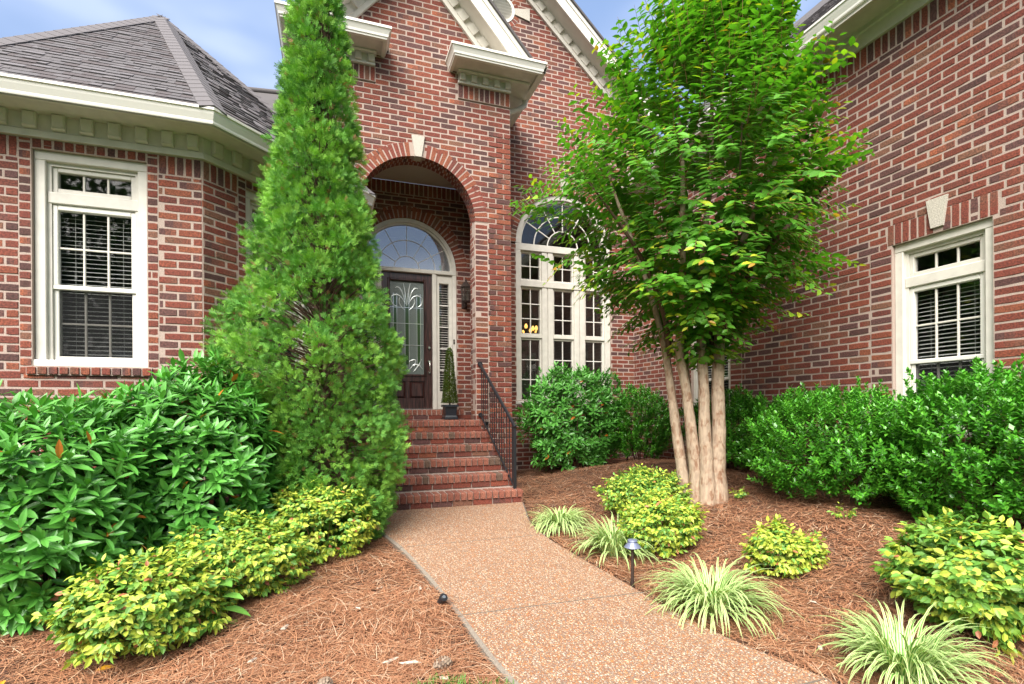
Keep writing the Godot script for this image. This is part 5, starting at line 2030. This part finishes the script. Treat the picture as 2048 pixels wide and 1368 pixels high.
func spray_mesh() -> MB:  # a flat arborvitae frond, 1 long, along +Z
	var mb := MB.new()
	var strip := func(a: Vector3, d: Vector3, l: float, w: float) -> void:
		var s := d.cross(Vector3.UP).normalized() * w
		mb.tri(a, a + d * l * 0.45 + s, a + d * l)
		mb.tri(a, a + d * l, a + d * l * 0.45 - s)
	mb.col = Color.WHITE
	strip.call(Vector3.ZERO, Vector3(0, 0, 1), 1.0, 0.03)
	for k in 4:
		var t := 0.06 + 0.2 * k
		for s in [-1.0, 1.0]:
			var a := Vector3(0, 0.03 * sin(k * 2.0 + s), t)
			var d := Vector3(s * rng.randf_range(0.5, 0.8), rng.randf_range(-0.3, 0.4), 0.75).normalized()
			strip.call(a, d, 0.6 * (1.0 - 0.5 * t), 0.052)
	return mb

func arborvitae() -> void:
	var at := Vector3(-0.10, 0, -5.55)
	at.y = ground_y(at.x, at.z) - 0.02
	var p := thing("arborvitae", "tall cone-shaped evergreen standing between the bay and the steps", "tree", at)
	var mb := MB.new()
	mb.tube([Vector3(0, -0.1, 0), Vector3(0.02, 1.5, 0), Vector3(0.0, 3.6, 0), Vector3(0, 6.9, 0)], [0.11, 0.09, 0.055, 0.01], 10)
	mb.tube([Vector3(0.12, -0.1, 0.06), Vector3(0.2, 1.0, 0.05), Vector3(0.16, 2.4, 0.02)], [0.07, 0.055, 0.02], 8)
	build(mb, "trunk", M.dark_bark, p)
	# height, reach to the bay side, reach to the step side
	var prof := [[0.0, 0.38, 0.5], [0.26, 0.46, 0.70], [0.46, 0.46, 0.74], [0.67, 0.40, 0.78], [0.88, 0.46, 0.84], [1.13, 0.55, 0.82], [1.42, 0.72, 0.70], [1.57, 1.0, 0.74], [1.75, 1.06, 0.80], [2.12, 0.94, 0.72], [2.53, 0.72, 0.57], [2.84, 0.66, 0.53], [3.35, 0.54, 0.43], [3.87, 0.44, 0.38], [4.38, 0.37, 0.32], [4.74, 0.32, 0.28], [5.41, 0.20, 0.17], [6.0, 0.12, 0.11], [6.7, 0.05, 0.05], [7.0, 0.0, 0.0]]
	var rt := Vector3(0.9455, 0, 0.3256)
	var reach := func(y: float, d: Vector3) -> float:
		var s := d.dot(rt) * 0.5 + 0.5
		for k in prof.size() - 1:
			if y >= prof[k][0] and y < prof[k + 1][0]:
				var f: float = (y - prof[k][0]) / (prof[k + 1][0] - prof[k][0])
				return lerpf(lerpf(prof[k][1], prof[k + 1][1], f), lerpf(prof[k][2], prof[k + 1][2], f), s)
		return 0.0
	var list := []
	var limbs := MB.new()
	var puff := FastNoiseLite.new()
	puff.seed = 8
	puff.frequency = 1.0
	var n_cl := 1900
	for i in n_cl:
		var y := 6.95 * (1.0 - pow(rng.randf(), 0.62))
		y = clampf(y, 0.04, 6.9)
		var a := rng.randf() * TAU
		var d := Vector3(cos(a), 0, sin(a))
		var R: float = reach.call(y, d)
		var lump := rng.randf_range(0.84, 1.02) * (1.0 + 0.24 * puff.get_noise_3d(d.x * 2.6, y * 2.2, d.z * 2.6))
		var inner := rng.randf() < 0.33
		if inner:
			lump *= rng.randf_range(0.5, 0.85)
		var c := Vector3(0, y - at.y - 0.06, 0) + d * R * lump * (0.9 - 0.06 * ss(2.0, 2.8, y))
		var ax := (d * 0.75 + Vector3(0, lerpf(0.35, 1.5, y / 7.0), 0)).normalized()
		var cr := lerpf(0.15, 0.085, y / 7.0) * rng.randf_range(0.75, 1.25)
		if i % 2 == 0:
			limbs.tube([Vector3(0, (y - at.y) * 0.86, 0) + d * 0.04, c - ax * cr * 0.3], [0.009, 0.004], 4, false)
		var n := int(31 * cr / 0.14)
		var tone := rng.randf_range(0.8, 1.2)
		var fresh := rng.randf() < 0.45
		for k in n:
			var o := rdir()
			if o.dot(ax) < -0.35:
				o = -o
			var pos := c + o * cr * rng.randf_range(0.25, 0.8)
			var sd := (o + ax * 0.45 + rdir() * 0.3).normalized()
			var up := rdir()
			var col := Color(0.055, 0.155, 0.030).lerp(Color(0.115, 0.265, 0.045), rng.randf())
			if fresh:
				col = col.lerp(Color(0.19, 0.36, 0.05), 0.6)
			if rng.randf() < 0.02:
				col = Color(0.20, 0.11, 0.05)
			list.append([Transform3D(aim(sd, up).scaled(Vector3.ONE * rng.randf_range(0.05, 0.08)), at + pos), col * tone * 1.45])
	build(limbs, "limbs", M.dark_bark, p)
	plant_leaves(p, list, [spray_mesh(), spray_mesh(), spray_mesh()], M.cedar, 0)

func topiary() -> void:
	var at := Vector3(1.885, 1.032, -8.72)
	var p := thing("topiary", "slim clipped cone topiary in a square dark pot by the door", "topiary", at)
	var mb := MB.new()
	var sq := func(y0: float, y1: float, h0: float, h1: float) -> void:
		mb.hexa([Vector3(-h0, y0, -h0), Vector3(h0, y0, -h0), Vector3(h1, y1, -h1), Vector3(-h1, y1, -h1), Vector3(-h0, y0, h0), Vector3(h0, y0, h0), Vector3(h1, y1, h1), Vector3(-h1, y1, h1)])
	sq.call(0.0, 0.035, 0.115, 0.115)
	sq.call(0.035, 0.065, 0.105, 0.09)
	sq.call(0.065, 0.21, 0.088, 0.105)
	sq.call(0.21, 0.245, 0.125, 0.125)
	build(mb, "pot", M.pot, p)
	mb = MB.new()
	mb.tube([Vector3(0, 0.2, 0), Vector3(0, 1.0, 0)], [0.015, 0.008], 6)
	build(mb, "stem", M.dark_bark, p)
	var list := []
	for i in 9500:
		var y := rng.randf()
		if rng.randf() > 1.05 - y * 0.75:
			continue
		var r := lerpf(0.135, 0.045, pow(y, 0.9)) * (1.0 if y < 0.93 else sqrt(maxf(0.0, (1.0 - y) / 0.07)))
		var a := rng.randf() * TAU
		var d := Vector3(cos(a), 0, sin(a))
		var pos := Vector3(0, 0.27 + y * 0.93, 0) + d * r * rng.randf_range(0.72, 1.02)
		var c := Color(0.10, 0.19, 0.035).lerp(Color(0.24, 0.30, 0.07), rng.randf()) * rng.randf_range(0.7, 1.2)
		list.append([Transform3D(aim(d + Vector3(0, 0.5, 0) + rdir() * 0.8).scaled(Vector3.ONE * rng.randf_range(0.022, 0.036)), at + pos), c])
	plant_leaves(p, list, leaf_shapes(0.75, 0.05, 0.1, 1, 2), M.nandina, 0)

func weeds() -> void:
	var at := Vector3(-0.72, 0, -3.90)
	at.y = ground_y(at.x, at.z)
	var p := thing("broadleaf_weed", "single broad-leaved weed growing at the front of the nandina row", "weed", at)
	var mb := MB.new()
	mb.col = Color.WHITE
	mb.tube([Vector3(0, -0.02, 0), Vector3(0.01, 0.18, 0.02), Vector3(0.0, 0.32, 0.03)], [0.007, 0.006, 0.005], 6)
	build(mb, "stem", mat(lin(0.14, 0.26, 0.05), 0.6), p)
	for i in 11:
		var t := i / 10.0
		var lf := MB.new()
		leaf(lf, 0.24 * (1.0 - 0.45 * t) * rng.randf_range(0.9, 1.1), 0.09, 0.01, 0.09, Color(0.17, 0.40, 0.07) * rng.randf_range(0.85, 1.2), 3)
		var a := i * 2.2
		var d := Vector3(cos(a), lerpf(-0.15, 1.0, t), sin(a))
		build(lf, "leaf", M.laurel, p, Transform3D(aim(d), Vector3(0.005, 0.05 + 0.26 * t, 0.02 * t)))
	for q in [[4.35, -3.47, 0.07, "tiny yellow seedling in front of the clipped holly"], [4.15, -4.55, 0.09, "small green seedling in the straw behind the tan trunks"]]:
		nandina(q[3], Vector3(q[0], 0, q[1]), q[2], 0.12, q[2], 9, 0, 91, 0.035, 0.0, 0.5)

func build_plants() -> void:
	arborvitae()
	print("arborvitae")
	myrtle()
	print("myrtle")
	var lt := Color(0.095, 0.305, 0.046)
	laurel("large-leaved green laurel spreading below the window, the lower one", Vector3(-2.02, 0, -4.72), 0.76, 1.27, 0.70, 1050, 0.155, lt, 260, 1)
	laurel("taller large-leaved green laurel between the bay window and the evergreen", Vector3(-1.12, 0, -5.12), 0.62, 1.52, 0.60, 1000, 0.148, lt, 260, 2)
	laurel("dense green laurel under the arched dining window", Vector3(4.05, 0, -8.3), 0.95, 1.92, 0.56, 1150, 0.125, lt, 120, 3)
	var ht := Color(0.062, 0.245, 0.02)
	holly("glossy small-leaved holly below the keystone window", Vector3(4.95, 0, -4.0), 0.84, 1.34, 0.80, 2100, ht, 200, 4)
	holly("bright small-leaved holly pushed against the brick wing, nearer the pale grass clump", Vector3(5.12, 0, -2.72), 0.62, 1.44, 0.90, 2300, ht * 1.1, 200, 5)
	holly("small-leaved holly directly behind the tan tree trunks", Vector3(5.15, 0, -5.75), 0.50, 1.36, 0.75, 1300, ht, 0, 6)
	holly("small rounded holly in the inner corner of the walls", Vector3(5.05, 0, -7.85), 0.52, 1.50, 0.6, 1200, ht, 0, 7)
	nandina("yellow nandina low at the end of the row by the laurel", Vector3(-1.14, 0, -3.90), 0.42, 0.56, 0.40, 458, 150, 11, 0.052, 0.12)
	nandina("yellow-green nandina in mid row behind the broad-leaved weed", Vector3(-0.70, 0, -4.48), 0.50, 0.62, 0.42, 458, 110, 12, 0.048, 0.05)
	nandina("yellow-green nandina at the foot of the tall evergreen", Vector3(-0.14, 0, -5.0), 0.46, 0.66, 0.40, 481, 80, 13, 0.046, 0.06, 0.7)
	nandina("green-gold nandina against the tan tree trunks", Vector3(3.30, 0, -5.0), 0.48, 0.50, 0.42, 437, 40, 14, 0.042, 0.03, 0.45)
	nandina("golden nandina dome between two grass clumps and the tree", Vector3(2.86, 0, -4.10), 0.35, 0.52, 0.33, 371, 80, 15, 0.044, 0.06, 0.65)
	nandina("small sparse golden nandina standing alone in the straw", Vector3(3.24, 0, -3.16), 0.20, 0.40, 0.20, 135, 60, 16, 0.044, 0.12, 0.8)
	nandina("small side shoot of the sparse golden nandina", Vector3(3.50, 0, -3.10), 0.12, 0.26, 0.12, 73, 30, 17, 0.038, 0.08, 0.8)
	nandina("leafy yellow-green nandina in front of the bright holly", Vector3(3.70, 0, -2.08), 0.41, 0.60, 0.42, 502, 160, 18, 0.056, 0.03, 0.4)
	liriope("variegated grass clump closest to the iron railing", Vector3(2.30, 0, -5.12), 0.36, 0.50, 290)
	liriope("variegated grass clump beside the bronze path light", Vector3(2.42, 0, -4.20), 0.42, 0.54, 300)
	liriope("large striped grass clump in front of the golden nandina", Vector3(2.52, 0, -3.02), 0.48, 0.60, 300)
	liriope("pale cream-striped grass clump nearest the leafy nandina", Vector3(2.98, 0, -2.02), 0.46, 0.50, 300)
	topiary()
	weeds()

func build_grass() -> void:
	var mb := MB.new()
	for i in 12:
		var a := rng.randf() * TAU
		var d := Vector3(cos(a) * 0.35, 1.0, sin(a) * 0.35)
		var o := Vector3(rng.randf_range(-0.03, 0.03), 0, rng.randf_range(-0.03, 0.03))
		var s := Vector3(-sin(a), 0, cos(a)) * 0.0022
		var h := rng.randf_range(0.03, 0.065)
		mb.col = Color(0.09, 0.22, 0.03) * rng.randf_range(0.8, 1.3)
		var m := o + d * h * 0.6
		mb.quad(o - s, o + s, m + s * 0.8, m - s * 0.8)
		mb.tri(m - s * 0.8, m + s * 0.8, m + Vector3(d.x * 1.6, 0.7, d.z * 1.6) * h * 0.5)
	var list := []
	for i in 2600:
		var x := rng.randf_range(-1.2, 1.6)
		var z := rng.randf_range(-2.75, -0.6)
		var edge := -2.70 + 0.08 * sin(x * 9.0) + 0.10 * absf(x - 0.75)
		if z < edge or on_walk(x, z, 0.02):
			continue
		list.append([Transform3D(Basis(Vector3.UP, rng.randf() * TAU), Vector3(x, ground_y(x, z) + 0.005, z)), Color.WHITE * rng.randf_range(0.8, 1.2)])
	var o := multi(mb.mesh(M.grassy), list, "grass", self)
	label_(o, "short green lawn grass at the edge of the straw by the walk", "grass")
	o.set_meta("kind", "stuff")

# trees across the lawn behind the camera: the window glass mirrors them
func build_far_trees() -> void:
	var k := 0
	for q in [[-13.0, 21.0, 15.5, 5.0], [-5.0, 27.0, 14.0, 5.2], [7.0, 28.0, 11.0, 4.8], [-23.0, 14.0, 15.0, 5.4], [16.5, 22.0, 12.5, 5.0], [-10.0, 30.0, 17.0, 5.5], [1.0, 32.0, 12.0, 5.0], [-18.0, 20.0, 16.0, 5.2], [-29.0, 8.0, 14.0, 5.4]]:
		var at := Vector3(q[0], -0.5, q[1])
		var t := thing("lawn_tree", "leafy tree across the lawn, mirrored in the window glass", "tree", at, "trees across the lawn")
		var mb := MB.new()
		mb.tube([Vector3(0, -0.2, 0), Vector3(0.1, q[2] * 0.35, 0), Vector3(0.0, q[2] * 0.8, 0.1)], [0.25, 0.18, 0.05], 10)
		for i in 7:
			var a := TAU * i / 7.0
			mb.tube([Vector3(0.1, q[2] * 0.33 + i * 0.2, 0), Vector3(cos(a) * q[3] * 0.4, q[2] * 0.55 + i * 0.15, sin(a) * q[3] * 0.4), Vector3(cos(a) * q[3] * 0.8, q[2] * 0.7, sin(a) * q[3] * 0.8)], [0.09, 0.05, 0.02], 6)
		build(mb, "trunk", M.dark_bark, t)
		var list := []
		for i in 3800:
			var d := rdir()
			var r := pow(rng.randf(), 0.4)
			var pos := Vector3(d.x * q[3], q[2] * 0.62 + d.y * q[2] * 0.36, d.z * q[3]) * Vector3(r, 1, r)
			pos.y = q[2] * 0.62 + d.y * q[2] * 0.36 * r
			list.append([Transform3D(aim(rdir()).scaled(Vector3.ONE * rng.randf_range(0.4, 0.7)), at + pos), Color(0.05, 0.12, 0.025) * rng.randf_range(0.6, 1.4)])
		plant_leaves(t, list, leaf_shapes(0.6, 0.08, 0.1, 1, 2), M.cedar, 0)
		k += 1

func _ready() -> void:
	rng.seed = 20240611
	set_light()
	make_materials()
	make_bricks()
	print("materials")
	build_ground()
	build_walk()
	build_house()
	print("house")
	build_steps()
	build_railing()
	build_small()
	build_plants()
	print("plants")
	build_straw()
	build_grass()
	build_litter()
	build_far_trees()
	print("done")
